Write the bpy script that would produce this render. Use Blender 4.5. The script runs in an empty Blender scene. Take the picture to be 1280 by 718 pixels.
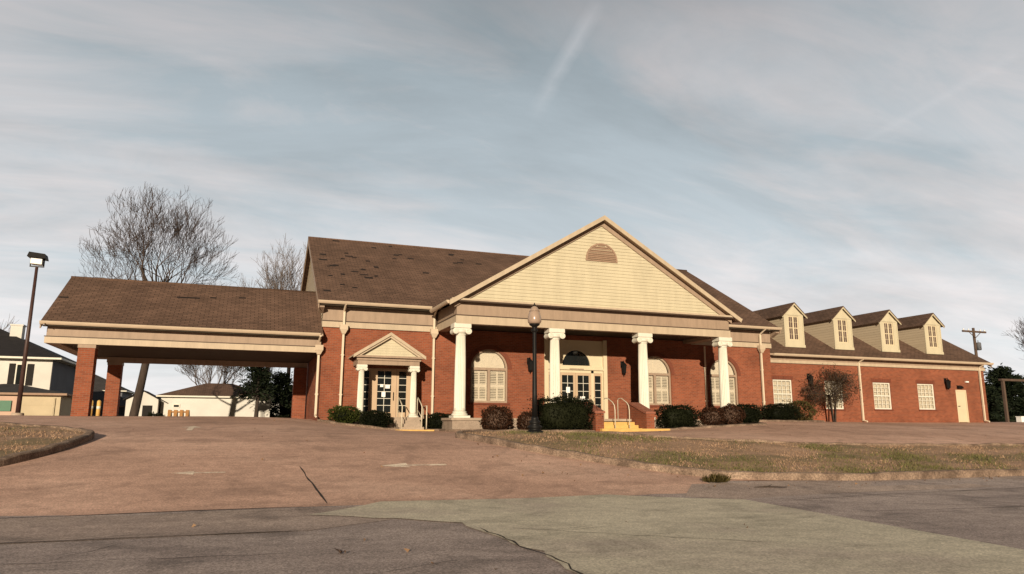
import bpy, bmesh, math, random
import numpy as np
from mathutils import Vector, Matrix
R_ = math.radians
scene = bpy.context.scene
C = scene.collection

# ------------------------------------------------------------------ camera, sky, sun, exposure
YAW, PITCH, ROLL, FOC = R_(20.15), R_(10.8), R_(0.22), 900.0
_cy, _sy, _cp, _sp = math.cos(YAW), math.sin(YAW), math.cos(PITCH), math.sin(PITCH)
_f = Vector((_sy*_cp, _cy*_cp, _sp)); _r = Vector((_cy, -_sy, 0)); _u = _r.cross(_f)
_r2 = math.cos(ROLL)*_r + math.sin(ROLL)*_u; _u2 = -math.sin(ROLL)*_r + math.cos(ROLL)*_u
cam = bpy.data.cameras.new('camera'); camo = bpy.data.objects.new('camera', cam); C.objects.link(camo)
cam.sensor_width = 36; cam.lens = 36*FOC/1280; cam.clip_start = 0.1; cam.clip_end = 3000
camo.matrix_world = Matrix(((_r2.x, _u2.x, -_f.x, 0), (_r2.y, _u2.y, -_f.y, 0), (_r2.z, _u2.z, -_f.z, 0), (0, 0, 0, 1)))
scene.camera = camo

SUN_EL, SUN_AZ = R_(12.3), R_(180+23)          # azimuth clockwise from +Y
to_sun = Vector((math.sin(SUN_AZ)*math.cos(SUN_EL), math.cos(SUN_AZ)*math.cos(SUN_EL), math.sin(SUN_EL)))
sl = bpy.data.lights.new('sun', 'SUN'); sl.energy = 4.8; sl.angle = R_(0.6); sl.color = (1.0, 0.835, 0.62)
so = bpy.data.objects.new('sun', sl); C.objects.link(so); so.location = (-20, -40, 30)
so.rotation_euler = (-to_sun).to_track_quat('-Z', 'Y').to_euler()

world = bpy.data.worlds.new('World'); scene.world = world; world.use_nodes = True
def build_world():
    nt = world.node_tree; N = nt.nodes; L = nt.links; N.clear()
    out = N.new('ShaderNodeOutputWorld'); bg = N.new('ShaderNodeBackground'); bg.inputs[1].default_value = 0.1
    L.new(bg.outputs[0], out.inputs[0])
    sky = N.new('ShaderNodeTexSky'); sky.sky_type = 'NISHITA'; sky.sun_disc = False
    sky.sun_elevation = SUN_EL; sky.sun_rotation = SUN_AZ; sky.air_density = 1.0; sky.dust_density = 1.5; sky.altitude = 150
    tc = N.new('ShaderNodeTexCoord')
    sep = N.new('ShaderNodeSeparateXYZ'); L.new(tc.outputs['Generated'], sep.inputs[0])
    def math_(op, a, b=None, clamp=False):
        n = N.new('ShaderNodeMath'); n.operation = op; n.use_clamp = clamp
        for i, v in enumerate((a, b)):
            if v is None: continue
            if isinstance(v, (int, float)): n.inputs[i].default_value = v
            else: L.new(v, n.inputs[i])
        return n.outputs[0]
    # cloud layer seen on a high flat sheet: direction / (z + k)
    zz = math_('ADD', math_('MAXIMUM', sep.outputs[2], 0.0), 0.22)
    cx = math_('DIVIDE', sep.outputs[0], zz); cy = math_('DIVIDE', sep.outputs[1], zz)
    comb = N.new('ShaderNodeCombineXYZ'); L.new(cx, comb.inputs[0]); L.new(cy, comb.inputs[1])
    def noise(scale, det, rough, loc, sc=(1, 1, 1), rot=0.0, dist=0.3):
        mp = N.new('ShaderNodeMapping'); mp.inputs['Location'].default_value = loc; mp.inputs['Scale'].default_value = sc
        mp.inputs['Rotation'].default_value = (0, 0, rot)
        L.new(comb.outputs[0], mp.inputs[0])
        n = N.new('ShaderNodeTexNoise'); n.inputs['Scale'].default_value = scale; n.inputs['Detail'].default_value = det
        n.inputs['Roughness'].default_value = rough; n.inputs['Distortion'].default_value = dist
        L.new(mp.outputs[0], n.inputs[0]); return n.outputs[0]
    def ramp(fac, stops):
        r = N.new('ShaderNodeValToRGB'); L.new(fac, r.inputs[0])
        while len(r.color_ramp.elements) < len(stops): r.color_ramp.elements.new(0.5)
        for e, (p, c) in zip(r.color_ramp.elements, stops):
            e.position = p; e.color = (c, c, c, 1) if isinstance(c, (int, float)) else (*c, 1)
        return r.outputs[0]
    def mix(fac, a, b):
        m = N.new('ShaderNodeMix'); m.data_type = 'RGBA'
        if isinstance(fac, (int, float)): m.inputs['Factor'].default_value = fac
        else: L.new(fac, m.inputs['Factor'])
        for k, v in (('A', a), ('B', b)):
            s = [i for i in m.inputs if i.name == k and i.type == 'RGBA'][0]
            if isinstance(v, tuple): s.default_value = (*v, 1)
            else: L.new(v, s)
        return [o for o in m.outputs if o.type == 'RGBA'][0]
    big = noise(1.1, 5, 0.55, (2.3, 1.1, 0), (0.7, 1.4, 1), R_(12))
    fine = noise(3.2, 8, 0.62, (7.7, 4.2, 0), (0.6, 1.5, 1), R_(18), 0.8)
    grey = noise(1.7, 7, 0.6, (11.2, 3.4, 0), (0.55, 1.3, 1), R_(25), 0.5)
    s = math_('ADD', math_('MULTIPLY', big, 0.62), math_('MULTIPLY', fine, 0.38))
    cover = ramp(s, [(0.42, 0.0), (0.52, 0.55), (0.61, 1.0)])
    blue = mix(0.85, sky.outputs[0], mix(ramp(sep.outputs[2], [(0.05, 0.0), (0.5, 1.0)]), (5.0, 5.85, 6.25), (2.65, 3.2, 3.42)))
    pale = mix(ramp(sep.outputs[2], [(0.05, 0.0), (0.30, 0.5), (0.55, 1.0)]), (7.7, 7.3, 7.25), (3.7, 3.55, 3.65))
    veil = ramp(sep.outputs[2], [(0.0, 0.8), (0.12, 0.35), (0.33, 0.2), (0.6, 0.1)])
    base = mix(veil, blue, pale)
    col = mix(math_('MULTIPLY', cover, 0.9), base, pale)
    shade = ramp(grey, [(0.34, 0.88), (0.58, 1.05)])
    vg = N.new('ShaderNodeVectorMath'); vg.operation = 'SCALE'; L.new(col, vg.inputs[0]); L.new(shade, vg.inputs['Scale']); col = vg.outputs[0]
    # unseen sky overhead and behind the viewer dimmed to deepen the porch shade
    sky_dim = math_('MULTIPLY', ramp(math_('ADD', math_('MULTIPLY', sep.outputs[1], 0.5), 0.5), [(0.36, 0.06), (0.60, 1.0)]), ramp(sep.outputs[2], [(0.5, 1.0), (0.8, 0.5)]))
    vm = N.new('ShaderNodeVectorMath'); vm.operation = 'SCALE'; L.new(col, vm.inputs[0]); L.new(sky_dim, vm.inputs['Scale']); col = vm.outputs[0]
    # two old contrails: thin bands about great circles
    def trail(d0, d1, width, amount, src):
        a = Vector(d0).normalized(); b = Vector(d1).normalized(); n = a.cross(b).normalized(); mid = (a+b).normalized(); half = a.angle(b)/2
        def dot(v):
            q = N.new('ShaderNodeVectorMath'); q.operation = 'DOT_PRODUCT'; L.new(tc.outputs['Generated'], q.inputs[0]); q.inputs[1].default_value = v
            return q.outputs['Value']
        wob = math_('MULTIPLY', math_('SUBTRACT', fine, 0.5), 0.02)
        off = math_('ABSOLUTE', math_('ADD', dot(n), wob))
        band = ramp(math_('DIVIDE', off, width), [(0.0, 1.0), (1.0, 0.0)])
        along = ramp(dot(mid), [(math.cos(half*1.15), 0.0), (math.cos(half*0.6), 1.0)])
        f = math_('MULTIPLY', math_('MULTIPLY', band, along), math_('MULTIPLY', fine, amount*2))
        return mix(math_('MINIMUM', f, 1.0), src, (6.4, 6.3, 6.5))
    col = trail((0.3879, 0.7560, 0.5273), (0.3449, 0.8423, 0.4142), 0.014, 0.24, col)
    col = trail((0.7712, 0.4926, 0.4032), (0.6818, 0.6501, 0.3356), 0.007, 0.09, col)
    L.new(col, bg.inputs[0])
build_world()
scene.view_settings.view_transform = 'Standard'; scene.view_settings.look = 'None'
scene.view_settings.exposure = 0.32; scene.view_settings.gamma = 1.0; scene.view_settings.use_curve_mapping = False

# ------------------------------------------------------------------ terrain height
def _ctrl():
    P = []
    for X in (-40, -25, -12, -3, 5, 14, 24, 40, 60):
        P += [(X, 4, -1.35), (X, 8.5, -1.35), (X, 12.6, -1.34), (X, 62, -.9), (X, 80, -1.2)]
    for X in (-40, -22, -8, -2, 1.5):
        P += [(X, 16, -.92), (X, 20, -.42), (X, 25, -.06), (X, 30, .2), (X, 36, .27), (X, 44, .12)]
    for X in (6, 8.5, 11):
        P += [(X, 16, -.9), (X, 20, -.42), (X, 24, -.32), (X, 28, -.29), (X, 31, -.24)]
    P += [(16, 16, -1.0), (16, 20, -.5), (16, 24, -.27), (16, 28, -.27), (16, 31, -.2)]
    for X in (22, 30, 44, 60):
        P += [(X, 16, -1.05), (X, 20, -.55), (X, 24, -.17), (X, 28, .03), (X, 32, .2), (X, 44, .1)]
    return np.array(P, float)
_P = _ctrl(); _S = 10.
def _k(a, b):
    r2 = ((a[:, None, :2]-b[None, :, :2])**2).sum(-1)/_S**2
    return np.where(r2 > 0, .5*r2*np.log(np.maximum(r2, 1e-12)), 0)
_n = len(_P); _A = np.zeros((_n+3, _n+3)); _A[:_n, :_n] = _k(_P, _P)+np.eye(_n)*.004
_T = np.c_[np.ones(_n), _P[:, :2]/_S]; _A[:_n, _n:] = _T; _A[_n:, :_n] = _T.T
_W = np.linalg.solve(_A, np.r_[_P[:, 2], 0, 0, 0])
def sst(a, b, x):
    t = np.clip((x-a)/(b-a), 0, 1); return t*t*(3-2*t)
def G(x, y):
    x = np.atleast_1d(np.asarray(x, float)); y = np.atleast_1d(np.asarray(y, float))
    cx = np.clip(x, -42, 62); cy = np.clip(y, 3, 80); q = np.c_[cx, cy]
    h = _k(q, _P)@_W[:_n]+np.c_[np.ones(len(q)), q/_S]@_W[_n:]
    h = -1.35+(h+1.35)*sst(11.5, 13.5, cy)
    w = np.maximum(sst(40, 120, np.maximum(-x, x-20)), sst(55, 120, y))
    return h*(1-w)+(-1.6)*w
def g(x, y): return float(G(x, y)[0])

# ------------------------------------------------------------------ materials
def node_mat(name, base, rough=0.7, var=0.0, vscale=3.0, bump=0.0, bscale=40.0, coat=0.0, metal=0.0, base2=None, spec=0.3, stretch=(1, 1, 1), detail=6):
    m = bpy.data.materials.new(name); m.use_nodes = True
    nt = m.node_tree; N = nt.nodes; L = nt.links; p = N['Principled BSDF']
    p.inputs['Roughness'].default_value = rough; p.inputs['Metallic'].default_value = metal
    p.inputs['Specular IOR Level'].default_value = spec
    tc = N.new('ShaderNodeTexCoord')
    b2 = base2 or tuple(max(0, c*(1-var)) for c in base); b1 = base if base2 else tuple(min(1, c*(1+var)) for c in base)
    mp = N.new('ShaderNodeMapping'); mp.inputs['Scale'].default_value = stretch; L.new(tc.outputs['Object'], mp.inputs[0])
    n = N.new('ShaderNodeTexNoise'); n.inputs['Scale'].default_value = vscale; n.inputs['Detail'].default_value = detail; n.inputs['Roughness'].default_value = 0.65
    L.new(mp.outputs[0], n.inputs[0])
    r = N.new('ShaderNodeValToRGB'); r.color_ramp.elements[0].position = 0.32; r.color_ramp.elements[1].position = 0.68
    r.color_ramp.elements[0].color = (*b2, 1); r.color_ramp.elements[1].color = (*b1, 1)
    L.new(n.outputs[0], r.inputs[0]); L.new(r.outputs[0], p.inputs['Base Color'])
    if bump:
        n2 = N.new('ShaderNodeTexNoise'); n2.inputs['Scale'].default_value = bscale; n2.inputs['Detail'].default_value = 4
        L.new(mp.outputs[0], n2.inputs[0])
        bp = N.new('ShaderNodeBump'); bp.inputs['Strength'].default_value = bump; bp.inputs['Distance'].default_value = 0.02
        L.new(n2.outputs[0], bp.inputs['Height']); L.new(bp.outputs[0], p.inputs['Normal'])
    return m

def brick_mat(name, c1, c2, mortar, bw=0.215, bh=0.075, ms=0.010, blotch=0.35, bumpd=0.008, rough=0.85, offset=0.5):
    m = bpy.data.materials.new(name); m.use_nodes = True
    nt = m.node_tree; N = nt.nodes; L = nt.links; p = N['Principled BSDF']; p.inputs['Roughness'].default_value = rough; p.inputs['Specular IOR Level'].default_value = 0.2
    uv = N.new('ShaderNodeUVMap'); tc = N.new('ShaderNodeTexCoord')
    bt = N.new('ShaderNodeTexBrick'); bt.offset = offset
    bt.inputs['Scale'].default_value = 1.0; bt.inputs['Brick Width'].default_value = bw; bt.inputs['Row Height'].default_value = bh
    bt.inputs['Mortar Size'].default_value = ms; bt.inputs['Mortar Smooth'].default_value = 0.3; bt.inputs['Bias'].default_value = -0.1
    bt.inputs['Color1'].default_value = (*c1, 1); bt.inputs['Color2'].default_value = (*c2, 1); bt.inputs['Mortar'].default_value = (*mortar, 1)
    L.new(uv.outputs[0], bt.inputs['Vector'])
    n = N.new('ShaderNodeTexNoise'); n.inputs['Scale'].default_value = 0.7; n.inputs['Detail'].default_value = 7; n.inputs['Roughness'].default_value = 0.65; L.new(tc.outputs['Object'], n.inputs[0])
    r = N.new('ShaderNodeValToRGB'); r.color_ramp.elements[0].position = 0.3; r.color_ramp.elements[1].position = 0.7
    lo, hi = 1-blotch, 1+blotch*0.5
    r.color_ramp.elements[0].color = (lo, lo, lo, 1); r.color_ramp.elements[1].color = (hi, hi, hi, 1); L.new(n.outputs[0], r.inputs[0])
    mx = N.new('ShaderNodeMix'); mx.data_type = 'RGBA'; mx.blend_type = 'MULTIPLY'; mx.inputs['Factor'].default_value = 1
    ca = [i for i in mx.inputs if i.type == 'RGBA']; L.new(bt.outputs['Color'], ca[0]); L.new(r.outputs[0], ca[1])
    L.new([o for o in mx.outputs if o.type == 'RGBA'][0], p.inputs['Base Color'])
    bp = N.new('ShaderNodeBump'); bp.inputs['Strength'].default_value = 0.6; bp.inputs['Distance'].default_value = bumpd; bp.invert = True
    L.new(bt.outputs['Fac'], bp.inputs['Height']); L.new(bp.outputs[0], p.inputs['Normal'])
    return m

def pavement_mat(name, stops, big=0.25, fine=55.0, rough=0.9, speck=0.25, bump=0.35, stretch=(1, 1, 1), streak=0.0, stain=0.0):
    m = bpy.data.materials.new(name); m.use_nodes = True
    nt = m.node_tree; N = nt.nodes; L = nt.links; p = N['Principled BSDF']; p.inputs['Roughness'].default_value = rough; p.inputs['Specular IOR Level'].default_value = 0.25
    tc = N.new('ShaderNodeTexCoord')
    mp = N.new('ShaderNodeMapping'); mp.inputs['Scale'].default_value = stretch; L.new(tc.outputs['Object'], mp.inputs[0])
    def noise(sc, det, src, dist=0.0):
        n = N.new('ShaderNodeTexNoise'); n.inputs['Scale'].default_value = sc; n.inputs['Detail'].default_value = det; n.inputs['Roughness'].default_value = 0.62; n.inputs['Distortion'].default_value = dist
        L.new(src, n.inputs[0]); return n.outputs[0]
    a = noise(big, 9, mp.outputs[0], 0.4)
    r = N.new('ShaderNodeValToRGB')
    while len(r.color_ramp.elements) < len(stops): r.color_ramp.elements.new(0.5)
    for e, (pos, c) in zip(r.color_ramp.elements, stops): e.position = pos; e.color = (*c, 1)
    L.new(a, r.inputs[0])
    b = noise(fine, 3, tc.outputs['Object']); c = noise(4.0, 6, tc.outputs['Object'])
    def mul(x, src, lo, hi, p0=0.3, p1=0.7):
        q = N.new('ShaderNodeValToRGB'); q.color_ramp.elements[0].position = p0; q.color_ramp.elements[1].position = p1
        q.color_ramp.elements[0].color = (lo, lo, lo, 1); q.color_ramp.elements[1].color = (hi, hi, hi, 1); L.new(src, q.inputs[0])
        mx = N.new('ShaderNodeMix'); mx.data_type = 'RGBA'; mx.blend_type = 'MULTIPLY'; mx.inputs['Factor'].default_value = 1
        ca = [i for i in mx.inputs if i.type == 'RGBA']; L.new(x, ca[0]); L.new(q.outputs[0], ca[1])
        return [o for o in mx.outputs if o.type == 'RGBA'][0]
    col = mul(r.outputs[0], b, 1-speck, 1+speck); col = mul(col, c, 0.86, 1.1)
    if streak:
        mp2 = N.new('ShaderNodeMapping'); mp2.inputs['Scale'].default_value = (0.06, 1.4, 1); L.new(tc.outputs['Object'], mp2.inputs[0])
        col = mul(col, noise(1.0, 5, mp2.outputs[0]), 1-streak, 1+streak*0.4)
    if stain:      # oil drips, patched spots and grime
        col = mul(col, noise(0.75, 8, tc.outputs['Object'], 1.2), 1-stain*1.3, 1.03, 0.36, 0.50)
        vo = N.new('ShaderNodeTexVoronoi'); vo.inputs['Scale'].default_value = 0.8; vo.inputs['Randomness'].default_value = 1.0
        L.new(tc.outputs['Object'], vo.inputs['Vector']); col = mul(col, vo.outputs['Distance'], 1-stain, 1.0, 0.03, 0.22)
        vg = N.new('ShaderNodeTexVoronoi'); vg.inputs['Scale'].default_value = 45.0; L.new(tc.outputs['Object'], vg.inputs['Vector'])
        col = mul(col, vg.outputs['Color'], 1-stain*1.2, 1+stain*1.2, 0.2, 0.8)
    L.new(col, p.inputs['Base Color'])
    bp = N.new('ShaderNodeBump'); bp.inputs['Strength'].default_value = bump; bp.inputs['Distance'].default_value = 0.01
    L.new(b, bp.inputs['Height']); L.new(bp.outputs[0], p.inputs['Normal'])
    return m

def glass_mat(name, tint=(0.02, 0.02, 0.02)):
    m = bpy.data.materials.new(name); m.use_nodes = True
    nt = m.node_tree; N = nt.nodes; L = nt.links; N.remove(N['Principled BSDF']); out = N['Material Output']
    t = N.new('ShaderNodeBsdfTransparent'); t.inputs[0].default_value = (0.95, 0.94, 0.93, 1)
    gl = N.new('ShaderNodeBsdfGlossy'); gl.inputs['Roughness'].default_value = 0.04
    lf = N.new('ShaderNodeLayerWeight'); pw = N.new('ShaderNodeMath'); pw.operation = 'POWER'; pw.inputs[1].default_value = 4.0; L.new(lf.outputs['Facing'], pw.inputs[0])
    lw = N.new('ShaderNodeMath'); lw.operation = 'MULTIPLY_ADD'; lw.inputs[1].default_value = 0.7; lw.inputs[2].default_value = 0.05; L.new(pw.outputs[0], lw.inputs[0])
    ms = N.new('ShaderNodeMixShader'); L.new(lw.outputs[0], ms.inputs[0]); L.new(t.outputs[0], ms.inputs[1]); L.new(gl.outputs[0], ms.inputs[2]); L.new(ms.outputs[0], out.inputs[0])
    return m

def leaf_mat(name, c1, c2, rough=0.6):
    m = bpy.data.materials.new(name); m.use_nodes = True
    nt = m.node_tree; N = nt.nodes; L = nt.links; p = N['Principled BSDF']; p.inputs['Roughness'].default_value = rough; p.inputs['Specular IOR Level'].default_value = 0.05
    gi = N.new('ShaderNodeNewGeometry'); r = N.new('ShaderNodeValToRGB')
    r.color_ramp.elements[0].color = (*c1, 1); r.color_ramp.elements[1].color = (*c2, 1); L.new(gi.outputs['Random Per Island'], r.inputs[0]); L.new(r.outputs[0], p.inputs['Base Color'])
    return m

M = {}
M['brick'] = brick_mat('brick', (.275, .080, .038), (.185, .053, .027), (.24, .12, .08), blotch=.28)
M['brick_cap'] = node_mat('brick_cap', (.26, .10, .065), .85, .2, 6, .3)
M['brick_arch'] = node_mat('brick_arch', (.15, .046, .026), .85, .15, 6, .3)
M['shingle'] = brick_mat('shingle', (.165, .10, .072), (.115, .07, .05), (.06, .037, .026), bw=.33, bh=.15, ms=.014, blotch=.32, bumpd=.015, rough=.95)
M['shingle_bare'] = node_mat('shingle_bare', (.018, .012, .010), .95, .3, 8)
M['shingle_grey'] = brick_mat('shingle_grey', (.06, .055, .055), (.045, .042, .042), (.03, .028, .028), bw=.33, bh=.15, ms=.012, blotch=.25, rough=.95)
M['shingle_dark'] = brick_mat('shingle_dark', (.03, .027, .03), (.022, .02, .022), (.015, .014, .014), bw=.33, bh=.15, ms=.012, blotch=.25, rough=.95)
M['trim'] = node_mat('trim', (.305, .225, .165), .6, .12, 2.0, .05, 30, stretch=(2.5, 2.5, .5))
M['trim_light'] = node_mat('trim_light', (.44, .36, .265), .55, .10, 2.0, stretch=(2.5, 2.5, .4))
M['gutter'] = node_mat('gutter', (.50, .405, .30), .45, .07, 1.5)
M['spout'] = node_mat('spout', (.60, .51, .39), .5, .06, 1.5)
M['shadow_strip'] = node_mat('shadow_strip', (.07, .045, .032), .6, .15, 3)  # dark brown painted in for shadow lines between trim bands and under the ledge
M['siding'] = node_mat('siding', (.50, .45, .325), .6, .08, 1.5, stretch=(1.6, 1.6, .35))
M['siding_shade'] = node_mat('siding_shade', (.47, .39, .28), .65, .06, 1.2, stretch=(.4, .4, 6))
M['white'] = node_mat('white', (.64, .62, .54), .5, .05, 3.0, stretch=(2, 2, .5))
M['cream'] = node_mat('cream', (.58, .50, .35), .55, .04, 2.0)
M['shutter'] = node_mat('shutter', (.72, .67, .55), .55, .04, 3.0)
M['door_tan'] = node_mat('door_tan', (.46, .34, .23), .5, .06, 2.0)
M['vent'] = node_mat('vent', (.30, .20, .14), .7, .1, 5.0)
M['dark'] = node_mat('dark', (.012, .010, .009), .8, .2, 4)
M['room'] = node_mat('room', (.05, .042, .034), .9, .3, 1)
M['glass'] = glass_mat('glass')
M['glass_dark'] = node_mat('glass_dark', (.012, .014, .014), .05, .3, .8, spec=.5)
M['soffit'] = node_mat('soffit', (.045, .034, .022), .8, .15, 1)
M['concrete'] = pavement_mat('concrete', [(.35, (.30, .235, .18)), (.65, (.40, .32, .25))], .6)
M['kerb_pale'] = pavement_mat('kerb_pale', [(.3, (.26, .20, .155)), (.7, (.36, .285, .225))], 1.2, speck=.3)
M['kerb'] = pavement_mat('kerb', [(.3, (.10, .068, .05)), (.5, (.20, .142, .106)), (.75, (.32, .235, .176))], 1.8, 30, speck=.35, stain=.2)
M['yellow'] = node_mat('yellow', (.58, .37, .12), .6, .14, 5, .1)
M['black_metal'] = node_mat('black_metal', (.008, .0075, .0075), .5, .2, 6, spec=.2)
M['pole_brown'] = node_mat('pole_brown', (.055, .028, .024), .5, .2, 4, spec=.4)
M['globe'] = node_mat('globe', (.32, .235, .18), .25, .08, 6, spec=.5)
M['lens'] = node_mat('lens', (.70, .68, .66), .2, .05, 6, spec=.5)
M['paper'] = node_mat('paper', (.8, .8, .78), .7, .03)
M['rail'] = node_mat('rail', (.60, .54, .42), .4, .05, 4)
M['bark'] = node_mat('bark', (.05, .037, .03), .95, .35, 6, .6, 25, stretch=(1, 1, .25))
M['twig'] = node_mat('twig', (.075, .055, .047), .9, .2, 3)
M['twig_mid'] = node_mat('twig_mid', (.10, .078, .072), .9, .2, 3)
M['twig_far'] = node_mat('twig_far', (.19, .16, .15), .9, .2, 3)
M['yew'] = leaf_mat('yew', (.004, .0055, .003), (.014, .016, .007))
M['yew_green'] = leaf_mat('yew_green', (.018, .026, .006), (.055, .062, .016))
M['barberry'] = leaf_mat('barberry', (.016, .008, .005), (.055, .025, .014))
M['olive'] = leaf_mat('olive', (.03, .026, .009), (.085, .065, .026))
M['evergreen'] = leaf_mat('evergreen', (.006, .010, .006), (.020, .026, .014))
M['vine'] = leaf_mat('vine', (.028, .02, .011), (.075, .052, .031))
M['straw'] = leaf_mat('straw', (.24, .15, .095), (.44, .30, .20))
M['blade'] = leaf_mat('blade', (.075, .08, .028), (.18, .165, .07))
M['dead_leaf'] = leaf_mat('dead_leaf', (.11, .06, .035), (.26, .165, .10))
M['white_wall'] = node_mat('white_wall', (.58, .56, .52), .7, .08, .8)
M['grey_wall'] = node_mat('grey_wall', (.11, .115, .13), .8, .1, .8)
M['tan_wall'] = node_mat('tan_wall', (.46, .385, .26), .7, .08, 1.0)
M['pink_wall'] = node_mat('pink_wall', (.48, .33, .25), .7, .08, 1.0)
M['green_paint'] = node_mat('green_paint', (.05, .15, .09), .5, .1, 3)
M['wood'] = node_mat('wood', (.09, .06, .045), .85, .25, 5, .2, stretch=(1, 1, .2))
M['orange_wood'] = node_mat('orange_wood', (.34, .17, .06), .8, .2, 5, stretch=(1, 1, .2))

# ------------------------------------------------------------------ mesh helpers
class MB:
    def __init__(s): s.v = []; s.f = []; s.m = []; s.sm = []
    def add(s, pts, faces, mat=0, smooth=False):
        o = len(s.v); s.v += [tuple(p) for p in pts]
        for f in faces: s.f.append([o+i for i in f]); s.m.append(mat); s.sm.append(smooth)
    def box(s, x0, x1, y0, y1, z0, z1, mat=0):
        x0, x1 = min(x0, x1), max(x0, x1); y0, y1 = min(y0, y1), max(y0, y1); z0, z1 = min(z0, z1), max(z0, z1)
        s.add([(x0, y0, z0), (x1, y0, z0), (x1, y1, z0), (x0, y1, z0), (x0, y0, z1), (x1, y0, z1), (x1, y1, z1), (x0, y1, z1)],
              [(0, 3, 2, 1), (4, 5, 6, 7), (0, 1, 5, 4), (1, 2, 6, 5), (2, 3, 7, 6), (3, 0, 4, 7)], mat)
    def poly(s, pts, mat=0): s.add(pts, [list(range(len(pts)))], mat)
    def slab(s, pts, off, mat=0, side=None):
        """closed solid: polygon pts and the same polygon moved by off"""
        n = len(pts); q = [tuple(Vector(p)+Vector(off)) for p in pts]
        s.add(list(pts)+q, [list(range(n))[::-1], list(range(n, 2*n))], mat)
        o = len(s.v)-2*n
        for i in range(n):
            j = (i+1) % n; s.f.append([o+i, o+j, o+n+j, o+n+i]); s.m.append(mat if side is None else side); s.sm.append(False)
    def tube(s, pts, rad, n=8, mat=0, cap=True, smooth=True):
        pts = [Vector(p) for p in pts]; rad = rad if isinstance(rad, (list, tuple)) else [rad]*len(pts)
        o = len(s.v); ref = None
        for i, p in enumerate(pts):
            d = (pts[min(i+1, len(pts)-1)]-pts[max(i-1, 0)]).normalized()
            if ref is None: ref = Vector((1, 0, 0)) if abs(d.x) < .9 else Vector((0, 1, 0))
            a = (ref-d*ref.dot(d)).normalized(); b = d.cross(a); ref = a
            for k in range(n):
                t = 2*math.pi*k/n; s.v.append(tuple(p+(a*math.cos(t)+b*math.sin(t))*rad[i]))
        for i in range(len(pts)-1):
            for k in range(n):
                k2 = (k+1) % n; s.f.append([o+i*n+k, o+i*n+k2, o+(i+1)*n+k2, o+(i+1)*n+k]); s.m.append(mat); s.sm.append(smooth)
        if cap:
            s.f.append([o+k for k in range(n)][::-1]); s.m.append(mat); s.sm.append(False)
            e = o+(len(pts)-1)*n; s.f.append([e+k for k in range(n)]); s.m.append(mat); s.sm.append(False)
    def lathe(s, prof, c, n=24, mat=0, flutes=0, fdepth=0.0, smooth=True):
        o = len(s.v); cx, cy = c
        for (r, z, fl) in [(p+(0,))[:3] for p in prof]:
            for k in range(n):
                t = 2*math.pi*k/n; rr = r
                if fl and flutes: rr = r-fdepth*abs(math.sin(flutes*t/2))
                s.v.append((cx+rr*math.cos(t), cy+rr*math.sin(t), z))
        for i in range(len(prof)-1):
            for k in range(n):
                k2 = (k+1) % n; s.f.append([o+i*n+k, o+i*n+k2, o+(i+1)*n+k2, o+(i+1)*n+k]); s.m.append(mat); s.sm.append(smooth)
        s.f.append([o+k for k in range(n)][::-1]); s.m.append(mat); s.sm.append(False)
        e = o+(len(prof)-1)*n; s.f.append([e+k for k in range(n)]); s.m.append(mat); s.sm.append(False)
    def build(s, name, mats, parent=None, kind=None, uv=True):
        me = bpy.data.meshes.new(name); off = WL.get(parent, Vector((0, 0, 0)))
        me.from_pydata(s.v, [], s.f)
        for mm in (mats if isinstance(mats, (list, tuple)) else [mats]): me.materials.append(M[mm] if isinstance(mm, str) else mm)
        me.polygons.foreach_set('material_index', s.m); me.polygons.foreach_set('use_smooth', s.sm)
        if uv: auto_uv(me)
        o = bpy.data.objects.new(name, me); C.objects.link(o)
        if parent is not None: o.parent = parent; o.location = -off
        WL[o] = Vector((0, 0, 0))
        if kind: o['kind'] = kind
        return o
WL = {None: Vector((0, 0, 0))}
def auto_uv(me):
    nl = len(me.loops); co = np.empty(len(me.vertices)*3); me.vertices.foreach_get('co', co); co = co.reshape(-1, 3)
    vi = np.empty(nl, int); me.loops.foreach_get('vertex_index', vi)
    pn = np.empty(len(me.polygons)*3); me.polygons.foreach_get('normal', pn); pn = pn.reshape(-1, 3)
    lt = np.empty(len(me.polygons), int); me.polygons.foreach_get('loop_total', lt)
    ln = np.repeat(pn, lt, axis=0); p = co[vi]
    t = np.stack([-ln[:, 1], ln[:, 0], np.zeros(nl)], 1); l = np.linalg.norm(t, axis=1); flat = l < 1e-3
    t[flat] = (1, 0, 0); l[flat] = 1; t /= l[:, None]
    w = np.cross(ln, t)
    uvs = np.stack([(p*t).sum(1), (p*w).sum(1)], 1).astype(np.float32)
    ul = me.uv_layers.new(name='UVMap'); ul.data.foreach_set('uv', uvs.ravel())
def thing(name, label, cat, loc, group=None):
    o = bpy.data.objects.new(name, None); C.objects.link(o); o.empty_display_size = .3
    o.location = loc; WL[o] = Vector(loc); tag(o, label, cat, group); return o
def tag(o, label=None, cat=None, group=None):
    if label: o['label'] = label
    if cat: o['category'] = cat
    if group: o['group'] = group
    return o
def rebase(o, loc):
    """put the origin of a top-level mesh at its base"""
    o.data.transform(Matrix.Translation(-Vector(loc))); o.location = loc; return o

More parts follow.
